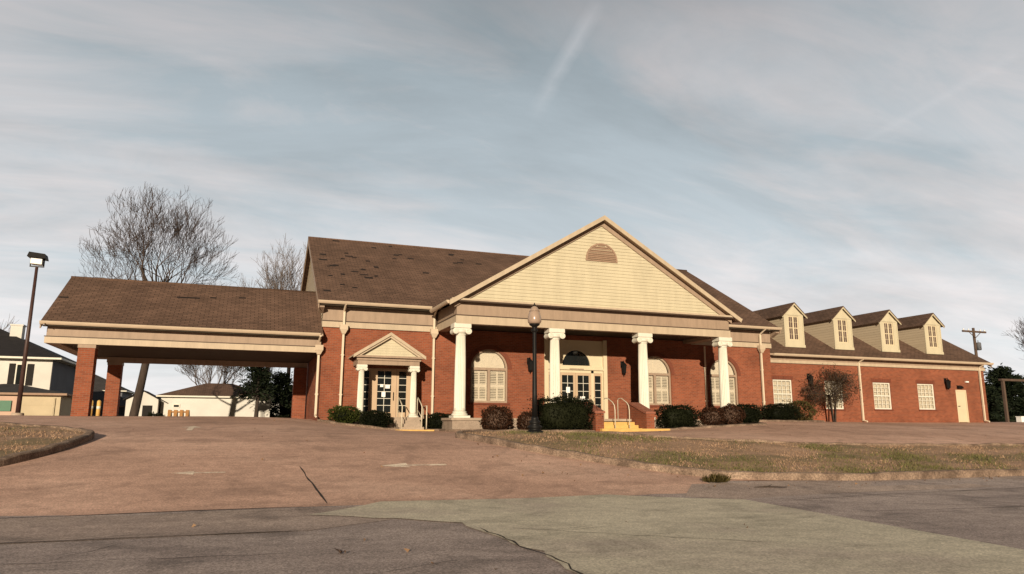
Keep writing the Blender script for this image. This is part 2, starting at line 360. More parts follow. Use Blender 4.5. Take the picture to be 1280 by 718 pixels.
# ------------------------------------------------------------------ ground sheets
def sheet(name, poly, off, mat, cell=1.0, kind='structure', bulge=0.0, rough=0.0, seed=1):
    bm = bmesh.new(); f = bm.faces.new([bm.verts.new((x, y, 0)) for x, y in poly])
    xs = [p[0] for p in poly]; ys = [p[1] for p in poly]
    for ax, lo, hi in ((0, min(xs), max(xs)), (1, min(ys), max(ys))):
        c = math.ceil(lo/cell)*cell
        while c < hi:
            pc = (c, 0, 0) if ax == 0 else (0, c, 0); pn = (1, 0, 0) if ax == 0 else (0, 1, 0)
            bmesh.ops.bisect_plane(bm, geom=bm.verts[:]+bm.edges[:]+bm.faces[:], plane_co=pc, plane_no=pn, dist=1e-5); c += cell
    bm.normal_update()
    if bm.faces[:] and sum(q.normal.z for q in bm.faces) < 0: bmesh.ops.reverse_faces(bm, faces=bm.faces[:])
    V = np.array([v.co[:2] for v in bm.verts]); z = G(V[:, 0], V[:, 1])+off
    rnd = np.random.RandomState(seed)
    if rough:
        z += rough*(np.sin(V[:, 0]*1.9+seed)*np.cos(V[:, 1]*2.3)+.6*np.sin(V[:, 0]*4.1+V[:, 1]*3.3))*np.array([0 if v.is_boundary else 1 for v in bm.verts])
    for v, zz in zip(bm.verts, z): v.co.z = zz
    me = bpy.data.meshes.new(name); bm.to_mesh(me); bm.free(); me.materials.append(M[mat])
    me.polygons.foreach_set('use_smooth', [True]*len(me.polygons))
    o = bpy.data.objects.new(name, me); C.objects.link(o); o['kind'] = kind; return o

M['earth'] = pavement_mat('earth', [(.3, (.10, .085, .045)), (.55, (.17, .125, .065)), (.75, (.22, .16, .09))], .5, 20)
M['lawn'] = pavement_mat('lawn', [(.34, (.40, .26, .175)), (.48, (.33, .21, .135)), (.58, (.20, .15, .08)), (.70, (.30, .20, .13))], .6, 25, speck=.35, stretch=(.5, 1.3, 1))
M['drive'] = pavement_mat('drive', [(.28, (.40, .252, .188)), (.5, (.545, .345, .262)), (.72, (.68, .455, .352))], .20, 40, speck=.14, streak=.18, stain=.15)
M['asphalt'] = pavement_mat('asphalt', [(.3, (.31, .245, .225)), (.5, (.385, .31, .28)), (.7, (.48, .39, .35))], .35, 60, speck=.42, streak=.22, stain=.22)
M['patch'] = pavement_mat('patch', [(.32, (.46, .38, .32)), (.5, (.57, .505, .39)), (.75, (.68, .61, .47))], .22, 50, speck=.18, streak=.12, stain=.16)
M['gutter_pan'] = pavement_mat('gutter_pan', [(.3, (.34, .26, .225)), (.7, (.48, .375, .315))], .3, 50, speck=.3, streak=.25, stain=.2)
M['mulch'] = pavement_mat('mulch', [(.3, (.07, .042, .03)), (.7, (.14, .09, .065))], 2, 30, speck=.4)
M['crack'] = node_mat('crack', (.035, .026, .022), .95, .3, 8)
M['paint'] = pavement_mat('paint', [(.38, (.5, .35, .27)), (.55, (.80, .68, .54))], 3, 30, speck=.3)

def big_ground():
    xs = np.r_[-900, -500, -300, -180, np.arange(-110, 130.1, 2.5), 200, 350, 600, 1000]; ys = np.r_[-300, -150, -80, np.arange(-40, 130.1, 2.5), 180, 260, 400, 700, 1200]
    XX, YY = np.meshgrid(xs, ys); Z = G(XX.ravel(), YY.ravel())-.08
    nx = len(xs); m = MB(); m.v = list(map(tuple, np.c_[XX.ravel(), YY.ravel(), Z]))
    for j in range(len(ys)-1):
        for i in range(nx-1): m.f.append([j*nx+i, j*nx+i+1, (j+1)*nx+i+1, (j+1)*nx+i]); m.m.append(0); m.sm.append(True)
    return m.build('ground', 'earth', None, 'structure', uv=False)
big_ground()
sheet('street', [(-80, -9), (110, -9), (110, 13.5), (9.2, 13.5), (9.2, 12.7), (-80, 12.7)], 0.0, 'asphalt', 2.0)
sheet('driveway', [(-13, 12.5), (9.35, 12.5), (9.35, 13.5), (70, 13.5), (70, 47), (-13, 47)], .006, 'drive', .8)
random.seed(5)
def rag(pts, step, amp):
    out = []
    for (a, b) in zip(pts, pts[1:]):
        n = max(1, int(math.hypot(b[0]-a[0], b[1]-a[1])/step))
        for i in range(n):
            t = i/n; out.append((a[0]+(b[0]-a[0])*t+random.uniform(-amp, amp), a[1]+(b[1]-a[1])*t+random.uniform(-amp, amp)))
    out.append(pts[-1]); return out
edge_low = rag([(1.0, 11.55), (2.2, 10.7), (2.95, 10.0), (2.95, 9.0), (3.1, 7.5), (2.95, 6.2), (2.9, 3), (2.9, -6)], .3, .05)
sheet('concrete_patch', edge_low+[(8.2, -6), (8.2, 5.85), (8.75, 11.4), (6.6, 12.72), (2.3, 12.74)], .012, 'patch', 1.0)
sheet('gutter_pan', [(-60, 10.15), (.9, 9.95), (2.1, 10.7), (.95, 11.55), (2.1, 12.46), (-60, 12.46)], .005, 'gutter_pan', 2.0)
sheet('gutter_apron', [(8.8, 11.5), (11, 11.9), (18, 12.15), (90, 12.2), (90, 13.3), (8.9, 13.3), (8.0, 12.2)], .005, 'gutter_pan', 2.0)

def ribbon(name, pts, w, off, mat, step=.25, amp=.03, seed=3):
    random.seed(seed); p = rag(pts, step, amp); m = MB(); L = []
    for i, (x, y) in enumerate(p):
        a = p[max(i-1, 0)]; b = p[min(i+1, len(p)-1)]; d = Vector((b[0]-a[0], b[1]-a[1])).normalized(); nx, ny = -d.y, d.x
        ww = w*random.uniform(.4, 1.3)*(0.25 if i in (0, len(p)-1) else 1)
        for sgn in (-1, 1):
            X, Y = x+sgn*nx*ww/2, y+sgn*ny*ww/2; L.append((X, Y, g(X, Y)+off))
    n = len(p); m.add(L, [(2*i, 2*i+2, 2*i+3, 2*i+1) for i in range(n-1)])
    o = m.build(name, mat, None, 'structure', uv=False); return o
ribbon('pavement_crack', [(1.2, 16.2), (1.3, 14.5), (1.41, 12.7)], .035, .012, 'crack', .3, .015)
ribbon('pavement_crack', [(-40, 12.47), (-10, 12.47), (1.0, 12.49)], .05, .012, 'crack', .5, .012, 4)
ribbon('pavement_crack', [(-30, 10.12), (-8, 10.1), (.8, 9.95)], .035, .010, 'crack', .5, .012, 5)
ribbon('pavement_crack', [(3.0, 9.4), (3.06, 8.6), (3.0, 7.7), (3.1, 7.0), (2.98, 6.3), (2.9, 5)], .032, .017, 'crack', .18, .035, 6)
ribbon('pavement_crack', [(9.0, 11.0), (12, 11.4), (18, 11.75), (40, 11.9)], .03, .010, 'crack', .5, .02, 7)
ribbon('pavement_crack', [(9.5, 9.3), (12.5, 9.0), (18, 9.35), (34, 9.2)], .03, .006, 'crack', .5, .04, 8)

def branched(p0, p1, w, off, seed, n=4):
    rr = random.Random(seed); d = Vector((p1[0]-p0[0], p1[1]-p0[1])); ribbon('pavement_crack', [p0, ((p0[0]+p1[0])/2+rr.uniform(-.2, .2), (p0[1]+p1[1])/2+rr.uniform(-.2, .2)), p1], w, off, 'crack', .22, .05, seed)
    for i in range(n):
        t = rr.uniform(.1, .9); q = (p0[0]+d.x*t, p0[1]+d.y*t); a = math.atan2(d.y, d.x)+rr.choice((-1, 1))*rr.uniform(.6, 1.3); L = rr.uniform(.4, 1.3)
        ribbon('pavement_crack', [q, (q[0]+L*math.cos(a), q[1]+L*math.sin(a))], w*.6, off, 'crack', .2, .04, seed*7+i)
branched((-4.5, 9.0), (.6, 8.3), .014, .006, 41); branched((-1.5, 6.3), (2.2, 7.4), .016, .006, 42); branched((3.4, 9.3), (5.9, 7.2), .012, .017, 43, 3)
branched((9.8, 10.6), (14, 8.3), .02, .008, 46)

# faded painted traffic arrow on the drive
def arrow(x, y, s, ang):
    pts = [(-1.0, -.09), (.15, -.09), (.15, -.34), (1.0, 0), (.15, .34), (.15, .09), (-1.0, .09)]
    ca, sa = math.cos(ang), math.sin(ang)
    q = [(x+s*(a*ca-b*sa), y+s*(a*sa+b*ca)) for a, b in pts]
    o = sheet('painted_arrow', q, .012, 'paint', .5); return o
arrow(3.6, 16.1, .75, R_(180)); arrow(-.75, 15.7, .5, R_(180)); arrow(-1.4, 23.4, .9, R_(90))

ISL_R = [(9.45, 14.25), (8.75, 15.15), (7.45, 16.8), (6.75, 17.9), (5.75, 20.2), (5.9, 20.9), (6.6, 21.5), (7.8, 21.9), (9.2, 21.8), (10.6, 20.8), (12.5, 19.3), (17.5, 18.5), (30, 18.3), (64, 18.2), (64, 13.5), (11.5, 13.5), (10.2, 13.7)]
ISL_L = [(-3.35, 20.2), (-3.6, 18.4), (-4.15, 16.8), (-4.9, 15.7), (-6.2, 15.0), (-9, 14.6), (-30, 14.6), (-30, 26.5), (-12, 25.6), (-8, 24.3), (-6.2, 23.5), (-4.2, 21.7), (-3.5, 20.9)]
def smooth_closed(poly, it=2, keep=4.0):
    for _ in range(it):
        q = []
        for i, p in enumerate(poly):
            n = poly[(i+1) % len(poly)]
            if math.hypot(n[0]-p[0], n[1]-p[1]) > keep: q += [p, (p[0]*.96+n[0]*.04, p[1]*.96+n[1]*.04), (p[0]*.04+n[0]*.96, p[1]*.04+n[1]*.96)]
            else: q += [(p[0]*.75+n[0]*.25, p[1]*.75+n[1]*.25), (p[0]*.25+n[0]*.75, p[1]*.25+n[1]*.75)]
        poly = q
    return poly
ISL_R = smooth_closed(ISL_R); ISL_L = smooth_closed(ISL_L)
sheet('lawn', ISL_R, .115, 'lawn', .5, rough=.025, seed=2)
sheet('lawn', ISL_L, .115, 'lawn', .5, rough=.025, seed=4)
def kerb(poly, w=.15, h=.13, gap=2.6):
    m = MB(); P = []
    for i, p in enumerate(poly):
        n = poly[(i+1) % len(poly)]; L = math.hypot(n[0]-p[0], n[1]-p[1]); k = max(1, int(L/.5))
        P += [(p[0]+(n[0]-p[0])*t/k, p[1]+(n[1]-p[1])*t/k) for t in range(k)]
    n = len(P); prof = [(-.02, -.10), (-.015, h-.03), (.01, h-.005), (.04, h+.004), (w-.02, h+.004), (w, h-.01), (w, -.10)]
    area = sum(P[i][0]*P[(i+1) % n][1]-P[(i+1) % n][0]*P[i][1] for i in range(n)); sg = 1 if area > 0 else -1
    acc = 0; vs = []; rnd = random.Random(9)
    for i in range(n):
        a = P[i-1]; b = P[(i+1) % n]; d = Vector((b[0]-a[0], b[1]-a[1])).normalized(); inx, iny = -d.y*sg, d.x*sg
        z = g(*P[i]); jj = rnd.uniform(-.03, .012)
        vs.append([(P[i][0]+inx*u, P[i][1]+iny*u, z+v+(jj if v > 0 else 0)) for u, v in prof])
    k = len(prof); m.v = [q for r in vs for q in r]
    for i in range(n):
        j = (i+1) % n
        for t in range(k-1): m.f.append([i*k+t, j*k+t, j*k+t+1, i*k+t+1]); m.m.append(0); m.sm.append(False)
    return m.build('kerb', 'kerb', None, 'structure')
kerb(ISL_R, .17, .175); kerb(ISL_L, .17, .175)
BED_A = [(2.95, 31.85), (3.2, 30.3), (3.5, 29.7), (4.2, 29.45), (5.95, 29.45), (5.95, 30.4), (4.2, 30.4), (4.2, 31.95)]
BED_B = [(7.15, 29.6), (7.7, 29.5), (8.2, 28.0), (8.7, 27.0), (13.5, 26.9), (13.5, 28.15), (7.75, 28.15), (7.75, 31.9), (7.15, 31.9)]
BED_C = [(16.35, 27.0), (22.4, 27.3), (23.2, 29.8), (26.9, 30.2), (29.2, 31.0), (29.2, 32.5), (26.9, 32.5), (26.9, 31.9), (22.3, 31.9), (22.3, 28.15), (16.35, 28.15)]
for b in (BED_A, BED_B, BED_C): sheet('planting_bed', b, .07, 'mulch', .5); kerb(b, .12, .10)

# ------------------------------------------------------------------ the brick building
B = thing('brick_building', 'red brick building with white columned portico, brown shingle roofs, dormers and a drive-through canopy', 'building', (14.87, 32.0, -.25))
FL, RT = 3.0, 26.75; S = .57
def zr(y): return 5.2+S*(y-31.45)

def wall_y(m, x0, x1, z0, z1, y, holes, depth=.14, mat=0, jamb=0):
    """wall sheet facing -y with openings (x0,x1,z0,z1,arched) and their reveals"""
    xs = sorted({x0, x1, *[h[0] for h in holes], *[h[1] for h in holes]}); zs = sorted({z0, z1, *[h[2] for h in holes], *[h[3] for h in holes]})
    for a, b in zip(xs, xs[1:]):
        for c, d in zip(zs, zs[1:]):
            mx, mz = (a+b)/2, (c+d)/2
            if any(h[0] < mx < h[1] and h[2] < mz < h[3] for h in holes): continue
            m.poly([(a, y, c), (b, y, c), (b, y, d), (a, y, d)], mat)
    for h in holes:
        a, b, c, d, arch = h; y2 = y+depth
        if arch:
            r = (b-a)/2; cx = (a+b)/2; sp = d-r; n = 20
            arc = [(cx-r*math.cos(math.pi*i/n), sp+r*math.sin(math.pi*i/n)) for i in range(n+1)]
            m.poly([(a, y, d)]+[(p[0], y, p[1]) for p in arc[:n//2+1]][::-1][::-1], mat) if False else None
            for i in range(n//2): m.poly([(arc[i][0], y, arc[i][1]), (arc[i+1][0], y, arc[i+1][1]), (a, y, d)], mat)
            for i in range(n//2, n): m.poly([(arc[i][0], y, arc[i][1]), (arc[i+1][0], y, arc[i+1][1]), (b, y, d)], mat)
            path = [(a, c)]+arc+[(b, c)]
        else: path = [(a, c), (a, d), (b, d), (b, c)]
        path = path+[path[0]]
        for p, q in zip(path, path[1:]): m.poly([(p[0], y, p[1]), (p[0], y2, p[1]), (q[0], y2, q[1]), (q[0], y, q[1])], jamb)

W1 = (9.72, 11.55, .98, 3.46, True); W3 = (18.62, 20.45, .98, 3.46, True); W4 = (22.78, 24.55, .98, 3.46, True)
DS = (4.80, 7.02, .28, 2.42, False); DM = (13.48, 16.68, .25, 4.08, False)
m = MB(); wall_y(m, FL, RT, -.6, 4.30, 32.0, [W1, W3, W4, DS, DM], .16)
m.poly([(FL, 32, -.6), (FL, 32, 4.3), (FL, 48, 4.3), (FL, 48, -.6)])
m.poly([(RT, 32, -.6), (RT, 48, -.6), (RT, 48, 4.3), (RT, 32, 4.3)])
m.poly([(FL, 48, -.6), (FL, 48, 4.3), (RT, 48, 4.3), (RT, 48, -.6)])
# rowlock arches and sills in the brickwork
for (a, b, c, d, arch) in (W1, W3, W4):
    r = (b-a)/2; cx = (a+b)/2; sp = d-r; n = 24
    for i in range(n):
        t0, t1 = math.pi*i/n, math.pi*(i+1)/n
        q = [(cx-rr*math.cos(t), 31.985, sp+rr*math.sin(t)) for rr, t in ((r+.005, t0), (r+.20, t0), (r+.20, t1), (r+.005, t1))]
        m.slab(q, (0, .03, 0), 1)
    m.box(a-.08, b+.08, 31.93, 32.10, c-.09, c-.004, 1)
m.build('brick_wall', ['brick', 'brick_arch'], B)

def interior(m, x0, x1, z0, z1, y): m.box(x0-.3, x1+.3, y, y+1.6, z0-.3, z1+.3)
def arch_window(W, y=32.0):
    a, b, c, d, _ = W; r = (b-a)/2; cx = (a+b)/2; sp = d-r; n = 24; yf = y+.07; m = MB()
    def ring(r0, r1, y0, y1):
        for i in range(n):
            t0, t1 = math.pi*i/n, math.pi*(i+1)/n
            m.slab([(cx-rr*math.cos(t), y0, sp+rr*math.sin(t)) for rr, t in ((r0, t0), (r1, t0), (r1, t1), (r0, t1))], (0, y1-y0, 0))
    ring(r-.08, r-.002, yf, yf+.1)
    m.box(a+.002, a+.08, yf, yf+.1, c+.002, sp); m.box(b-.08, b-.002, yf, yf+.1, c+.002, sp); m.box(a+.08, b-.08, yf, yf+.1, c+.002, c+.09)
    m.box(a+.08, b-.08, yf-.01, yf+.1, sp-.07, sp+.05); m.box(cx-.06, cx+.06, yf-.005, yf+.1, c+.09, sp-.07)
    w = m.build('window', 'trim', B)
    s = MB(); yb = yf+.13        # plantation shutters: stiles, rails, louvres
    for x0, x1 in ((a+.08, cx-.06), (cx+.06, b-.08)):
        for z0, z1 in ((c+.09, (c+sp)/2), ((c+sp)/2, sp-.07)):
            s.box(x0, x0+.06, yb, yb+.035, z0, z1); s.box(x1-.06, x1, yb, yb+.035, z0, z1)
            mid = (x0+x1)/2; s.box(mid-.04, mid+.04, yb-.002, yb+.033, z0, z1)
            s.box(x0+.06, x1-.06, yb+.002, yb+.03, z0, z0+.08); s.box(x0+.06, x1-.06, yb+.002, yb+.03, z1-.08, z1)
            k = int((z1-z0-.16)/.075)
            for i in range(k):
                z = z0+.08+(i+.5)*(z1-z0-.16)/k
                for xa, xb in ((x0+.062, mid-.042), (mid+.042, x1-.062)):
                    s.slab([(xa, yb-.012, z-.028), (xb, yb-.012, z-.028), (xb, yb+.042, z+.022), (xa, yb+.042, z+.022)], (0, 0, .008))
    s.build('shutters', 'shutter', w)
    f = MB(); arc = [(cx-(r-.085)*math.cos(math.pi*i/n), yb+.02, sp+(r-.085)*math.sin(math.pi*i/n)) for i in range(n+1)]
    f.slab(arc, (0, .03, 0))
    for i in range(1, 8):        # pleats of the fan shade
        t = math.pi*i/8; q = Vector((-math.cos(t), 0, math.sin(t))); e = Vector((math.sin(t), 0, math.cos(t)))*.012
        p0 = Vector((cx, yb+.008, sp))+q*.12; p1 = Vector((cx, yb+.008, sp))+q*(r-.1)
        f.slab([p0-e, p1-e, p1+e, p0+e], (0, .011, 0))
    f.build('fan_shade', 'shutter', w)
    gsh = MB(); gsh.slab([(a+.08, yf+.03, c+.09), (a+.08, yf+.03, sp)]+[(p[0], yf+.03, p[2]) for p in arc[1:-1]]+[(b-.08, yf+.03, sp), (b-.08, yf+.03, c+.09)], (0, .008, 0))
    gsh.build('pane', 'glass', w)
    k = MB(); k.poly([(a, yb+.35, c-.1), (b, yb+.35, c-.1), (b, yb+.35, d), (a, yb+.35, d)]); k.build('dark_interior', 'dark', w)
for W in (W1, W3, W4): arch_window(W)

def glazed(m, gm, x0, x1, z0, z1, y, cols, rows, bar=.022):
    """white muntins and dark glass in the opening x0..x1, z0..z1"""
    gm.box(x0, x1, y+.02, y+.035, z0, z1)
    for i in range(1, cols): x = x0+(x1-x0)*i/cols; m.box(x-bar/2, x+bar/2, y+.003, y+.019, z0, z1)
    for i in range(1, rows): z = z0+(z1-z0)*i/rows; m.box(x0, x1, y+.005, y+.018, z-bar/2, z+bar/2)
def door_leaf(name, x0, x1, z0, z1, y, gx0, gx1, gz0, gz1, cols, rows, mat, knob=None, papers=()):
    m = MB()
    m.box(x0, gx0, y, y+.05, z0, z1); m.box(gx1, x1, y, y+.05, z0, z1); m.box(gx0, gx1, y+.001, y+.05, z0, gz0); m.box(gx0, gx1, y+.001, y+.05, gz1, z1)
    d = m.build(name, mat, B)
    mu, gm = MB(), MB(); glazed(mu, gm, gx0, gx1, gz0, gz1, y, cols, rows)
    gm.build('pane', 'glass_dark', d); mu.build('muntins', 'white', d)
    if knob:
        k = MB(); k.tube([(knob, y, 1.2), (knob, y-.06, 1.2)], .012, 8); k.tube([(knob, y-.06, 1.02), (knob, y-.06, 1.38)], .016, 8); k.build('handle', 'black_metal', d)
    if papers:
        p = MB()
        for (px, pz, w, h) in papers: p.box(px-w/2, px+w/2, y-.004, y+.002, pz-h/2, pz+h/2)
        p.build('notice', 'paper', d)
    return d
# side entrance
ys = 32.09
door_leaf('sidelight', 4.80, 5.14, .28, 2.42, ys+.01, 4.86, 5.10, .45, 2.30, 1, 6, 'door_tan')
door_leaf('door', 5.16, 6.30, .29, 2.38, ys, 5.47, 6.08, .50, 2.30, 2, 6, 'door_tan', 6.18, [(5.75, 1.28, .17, .22), (5.92, 1.62, .2, .16), (5.66, 1.66, .14, .12)])
door_leaf('sidelight', 6.32, 7.02, .28, 2.42, ys+.01, 6.42, 6.76, .50, 2.30, 1, 6, 'door_tan')
m = MB(); m.box(5.14, 5.16, ys-.01, ys+.08, .28, 2.42); m.box(6.30, 6.32, ys-.01, ys+.08, .28, 2.42); m.box(5.16, 6.30, ys-.01, ys+.07, 2.38, 2.42); m.build('door_frame', 'trim', B)
# main entrance: cream panel wall with fanlight, band, double doors, sidelights
FX, FR, FZ = 15.12, .78, 2.84
ym = 32.06; m = MB()
wall_y(m, 13.48, 16.68, 2.62, 4.08, ym, [(FX-FR, FX+FR, FZ, FZ+FR, True)], .08)
for x0, x1 in ((13.48, 13.62), (16.52, 16.68)): m.box(x0, x1, ym, ym+.08, .25, 2.62)
for x0, x1 in ((14.10, 14.24), (15.92, 16.06)): m.box(x0, x1, ym-.01, ym+.08, .25, 2.60)
m.box(13.46, 16.70, ym-.10, ym-.002, 2.62, 2.70); m.box(13.46, 16.70, ym-.05, ym-.003, 2.70, 2.82)
m.box(13.40, 13.60, ym-.12, ym-.004, .25, 4.12); m.box(16.56, 16.76, ym-.12, ym-.004, .25, 4.12)
m.box(13.62, 16.52, ym-.01, ym+.07, 2.48, 2.62)
n = 20
for i in range(n):
    t0, t1 = math.pi*i/n, math.pi*(i+1)/n
    m.slab([(FX-rr*math.cos(t), ym-.03, FZ+rr*math.sin(t)) for rr, t in ((FR-.04, t0), (FR+.06, t0), (FR+.06, t1), (FR-.04, t1))], (0, .06, 0))
m.build('entrance_surround', 'cream', B)
fl = MB(); fl.slab([(FX-FR*math.cos(math.pi*i/n), ym+.06, FZ+FR*math.sin(math.pi*i/n)) for i in range(n+1)], (0, .02, 0)); fan = fl.build('fanlight', 'glass_dark', B)
fm = MB()
for i in range(1, 5):
    t = math.pi*i/5; q = Vector((-math.cos(t), 0, math.sin(t))); e = Vector((math.sin(t), 0, math.cos(t)))*.012; c0 = Vector((FX, ym+.04, FZ))
    fm.slab([c0+q*.25-e, c0+q*FR-e, c0+q*FR+e, c0+q*.25+e], (0, .018, 0))
for i in range(12):
    t0, t1 = math.pi*i/12, math.pi*(i+1)/12
    fm.slab([(FX-rr*math.cos(t), ym+.041, FZ+rr*math.sin(t)) for rr, t in ((.24, t0), (.28, t0), (.28, t1), (.24, t1))], (0, .016, 0))
fm.build('muntins', 'black_metal', fan)
door_leaf('sidelight', 13.62, 14.10, .27, 2.48, ym+.02, 13.70, 14.02, .60, 2.36, 1, 5, 'door_tan')
door_leaf('door', 14.24, 15.075, .27, 2.48, ym+.01, 14.36, 14.96, .45, 2.36, 2, 5, 'door_tan', 15.02, [(14.68, 1.65, .2, .28)])
door_leaf('door', 15.085, 15.92, .27, 2.48, ym+.01, 15.20, 15.80, .45, 2.36, 2, 5, 'door_tan', 15.14, [(15.45, 1.2, .26, .3)])
door_leaf('sidelight', 16.06, 16.52, .27, 2.48, ym+.02, 16.13, 16.45, .60, 2.36, 1, 5, 'door_tan')

# gable siding: lapped boards
def lap_gable_y(m, poly_fn, z0, z1, y, step=.135, lip=.014, mat=0):
    z = z0
    while z < z1-.01:
        ze = min(z+step, z1); a0, b0 = poly_fn(z); a1, b1 = poly_fn(ze)
        m.poly([(a0, y-lip, z), (b0, y-lip, z), (b1, y, ze), (a1, y, ze)], mat)
        m.poly([(a0, y, z), (b0, y, z), (b0, y-lip, z), (a0, y-lip, z)], mat)
        z = ze
def lap_gable_x(m, fn, z0, z1, x, sgn, step=.15, lip=.02, mat=0):
    z = z0
    while z < z1-.01:
        ze = min(z+step, z1); a0, b0 = fn(z); a1, b1 = fn(ze)
        m.poly([(x+sgn*lip, a0, z), (x+sgn*lip, b0, z), (x, b1, ze), (x, a1, ze)], mat); m.poly([(x, a0, z), (x, b0, z), (x+sgn*lip, b0, z), (x+sgn*lip, a0, z)], mat)
        z = ze
m = MB()
def side_fn(z): d = (zr(40)-z)/S; return (max(32, 40-d), min(48, 40+d))
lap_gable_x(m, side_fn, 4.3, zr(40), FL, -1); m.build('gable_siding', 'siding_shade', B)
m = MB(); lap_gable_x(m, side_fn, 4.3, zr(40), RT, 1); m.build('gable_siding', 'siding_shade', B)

# frieze boards under the eaves of the main block
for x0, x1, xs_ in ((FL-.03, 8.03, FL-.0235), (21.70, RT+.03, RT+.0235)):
    m = MB(); m.box(x0, x1, 31.955, 31.998, 4.40, 5.12, 0); m.box(x0-.02, x1+.02, 31.915, 31.954, 4.13, 4.38, 1); m.box(x0-.03, x1+.03, 31.89, 31.953, 4.385, 4.425, 2)  # last box is a dark strip, the painted shadow line between the boards
    m.box(xs_-.0215, xs_+.0215, 32.0, 47.9, 4.13, 4.42, 1); m.build('frieze', ['trim', 'trim_light', 'shadow_strip'], B)

# main roof (two solid slopes, bare patches where shingles are missing)
def slope_slab(m, p, th=.10, mat=0, side=1): m.slab(p, (0, 0, -th), mat, side)
m = MB()
xr0, xr1 = 2.70, 27.05
slope_slab(m, [(xr0, 31.40, zr(31.40)), (xr1, 31.40, zr(31.40)), (xr1, 40, zr(40)), (xr0, 40, zr(40))])
slope_slab(m, [(xr0, 40, zr(40)), (xr1, 40, zr(40)), (xr1, 48.6, zr(31.4)), (xr0, 48.6, zr(31.4))])
m.tube([(xr0, 40, zr(40)), (xr1, 40, zr(40))], .07, 6, 0)
mp_ = [(4.19, 39.83), (4.54, 37.89), (4.27, 36.97), (3.26, 36.61), (3.46, 35.71), (3.79, 35.93), (4.68, 35.23), (5.12, 35.62), (5.86, 36.1), (5.56, 36.91), (3.46, 34.45), (4.05, 34.75), (5.27, 34.53), (5.67, 34.82), (3.9, 33.42), (4.45, 33.12), (7.09, 37.63), (7.27, 38.25), (7.19, 39.7), (8.01, 37.85), (8.37, 35.81), (10.59, 39.06), (11.08, 38.4), (10.47, 37.72), (3.16, 32.58), (6.17, 39.18), (4.9, 37.3), (5.1, 34.9), (3.3, 37.4), (11.9, 37.9)]
rnd = random.Random(11)
for x, y in mp_:
    k = rnd.choice((1, 1, 2)); x0 = x
    for q in range(k):
        w = rnd.uniform(.18, .40); hh = rnd.uniform(.11, .20); yy = y+q*.13; nz = .012
        m.slab([(x0-w/2, yy-hh/2, zr(yy-hh/2)+nz), (x0+w/2, yy-hh/2+rnd.uniform(-.03, .03), zr(yy-hh/2)+nz), (x0+w/2, yy+hh/2, zr(yy+hh/2)+nz), (x0-w/2+rnd.uniform(-.06, .06), yy+hh/2, zr(yy+hh/2)+nz)], (0, 0, -.02), 2)
        x0 += rnd.uniform(-.35, .35)
m.build('roof', ['shingle', 'trim', 'shingle_bare'], B)
# rake boards, soffits, eave returns and gutters
for x in (xr0, xr1):
    s_ = 1 if x == xr0 else -1; m = MB()
    for y0, y1 in ((31.40, 40), (48.6, 40)):
        m.slab([(x, y0, zr(31.40)-.105), (x, y1, zr(40)-.105), (x, y1, zr(40)-.30), (x, y0, zr(31.40)-.30)], (s_*.04, 0, 0))
    m.slab([(x+s_*.05, 31.46, 4.96), (x+s_*.05, 31.93, 5.23), (x+s_*.05, 31.93, 4.72), (x+s_*.05, 31.46, 4.92)], (s_*.22, 0, 0))
    m.build('rake_board', 'trim', B)
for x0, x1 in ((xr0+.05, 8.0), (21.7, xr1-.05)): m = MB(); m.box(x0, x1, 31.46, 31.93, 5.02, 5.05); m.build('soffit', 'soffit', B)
def gutter(x0, x1, y0, z, parent=B, mat='gutter'):
    q = MB(); q.slab([(x0, y0, z), (x0, y0-.12, z), (x0, y0-.13, z-.03), (x0, y0-.10, z-.09), (x0, y0-.06, z-.13), (x0, y0, z-.13)], (x1-x0, 0, 0)); return q.build('gutter', mat, parent)
gutter(2.68, 7.66, 31.40, 5.20); gutter(22.05, 27.06, 31.40, 5.20)
def gutter_y(x, y0, y1, z, s_):
    q = MB(); q.slab([(x, y0, z), (x-s_*.12, y0, z), (x-s_*.13, y0, z-.03), (x-s_*.10, y0, z-.09), (x-s_*.06, y0, z-.13), (x, y0, z-.13)], (0, y1-y0, 0)); return q.build('gutter', 'gutter', B)

def downspout(pts, head=None, w=.09):
    q = MB()
    for a, b in zip(pts, pts[1:]):
        a = Vector(a); b = Vector(b); d = (b-a)
        if abs(d.z) > .5*d.length and abs(d.x) < .01 and abs(d.y) < .01: q.box(a.x-w/2, a.x+w/2, a.y-w/2, a.y+w/2, min(a.z, b.z), max(a.z, b.z))
        else: q.tube([a, b], w*.6, 4, smooth=False)
    zb = pts[-1][2]; q.tube([(pts[-1][0], pts[-1][1], zb+.04), (pts[-1][0], pts[-1][1]-.28, zb-.03)], w*.6, 4, smooth=False)
    for zz in (1.2, 2.9): 
        if pts[-1][2] < zz < pts[-2][2]: q.box(pts[-1][0]-w*.75, pts[-1][0]+w*.75, pts[-1][1]-w*.55, pts[-1][1]+w*.62, zz, zz+.05)
    d = q.build('downspout', 'spout', B)
    if head:
        x, y, z = head; h = MB(); h.box(x-.17, x+.17, y-.13, y+.09, z+.06, z+.26); h.slab([(x-.17, y-.13, z+.06), (x+.17, y-.13, z+.06), (x+.17, y+.09, z+.06), (x-.17, y+.09, z+.06)][::-1], (0, 0, -.02))
        h.add([(x-.16, y-.12, z+.04), (x+.16, y-.12, z+.04), (x+.16, y+.08, z+.04), (x-.16, y+.08, z+.04), (x-.07, y-.06, z-.14), (x+.07, y-.06, z-.14), (x+.07, y+.06, z-.14), (x-.07, y+.06, z-.14)], [(0, 1, 5, 4), (1, 2, 6, 5), (2, 3, 7, 6), (3, 0, 4, 7), (4, 5, 6, 7), (3, 2, 1, 0)])
        h.build('conductor_head', 'gutter', d)
    return d
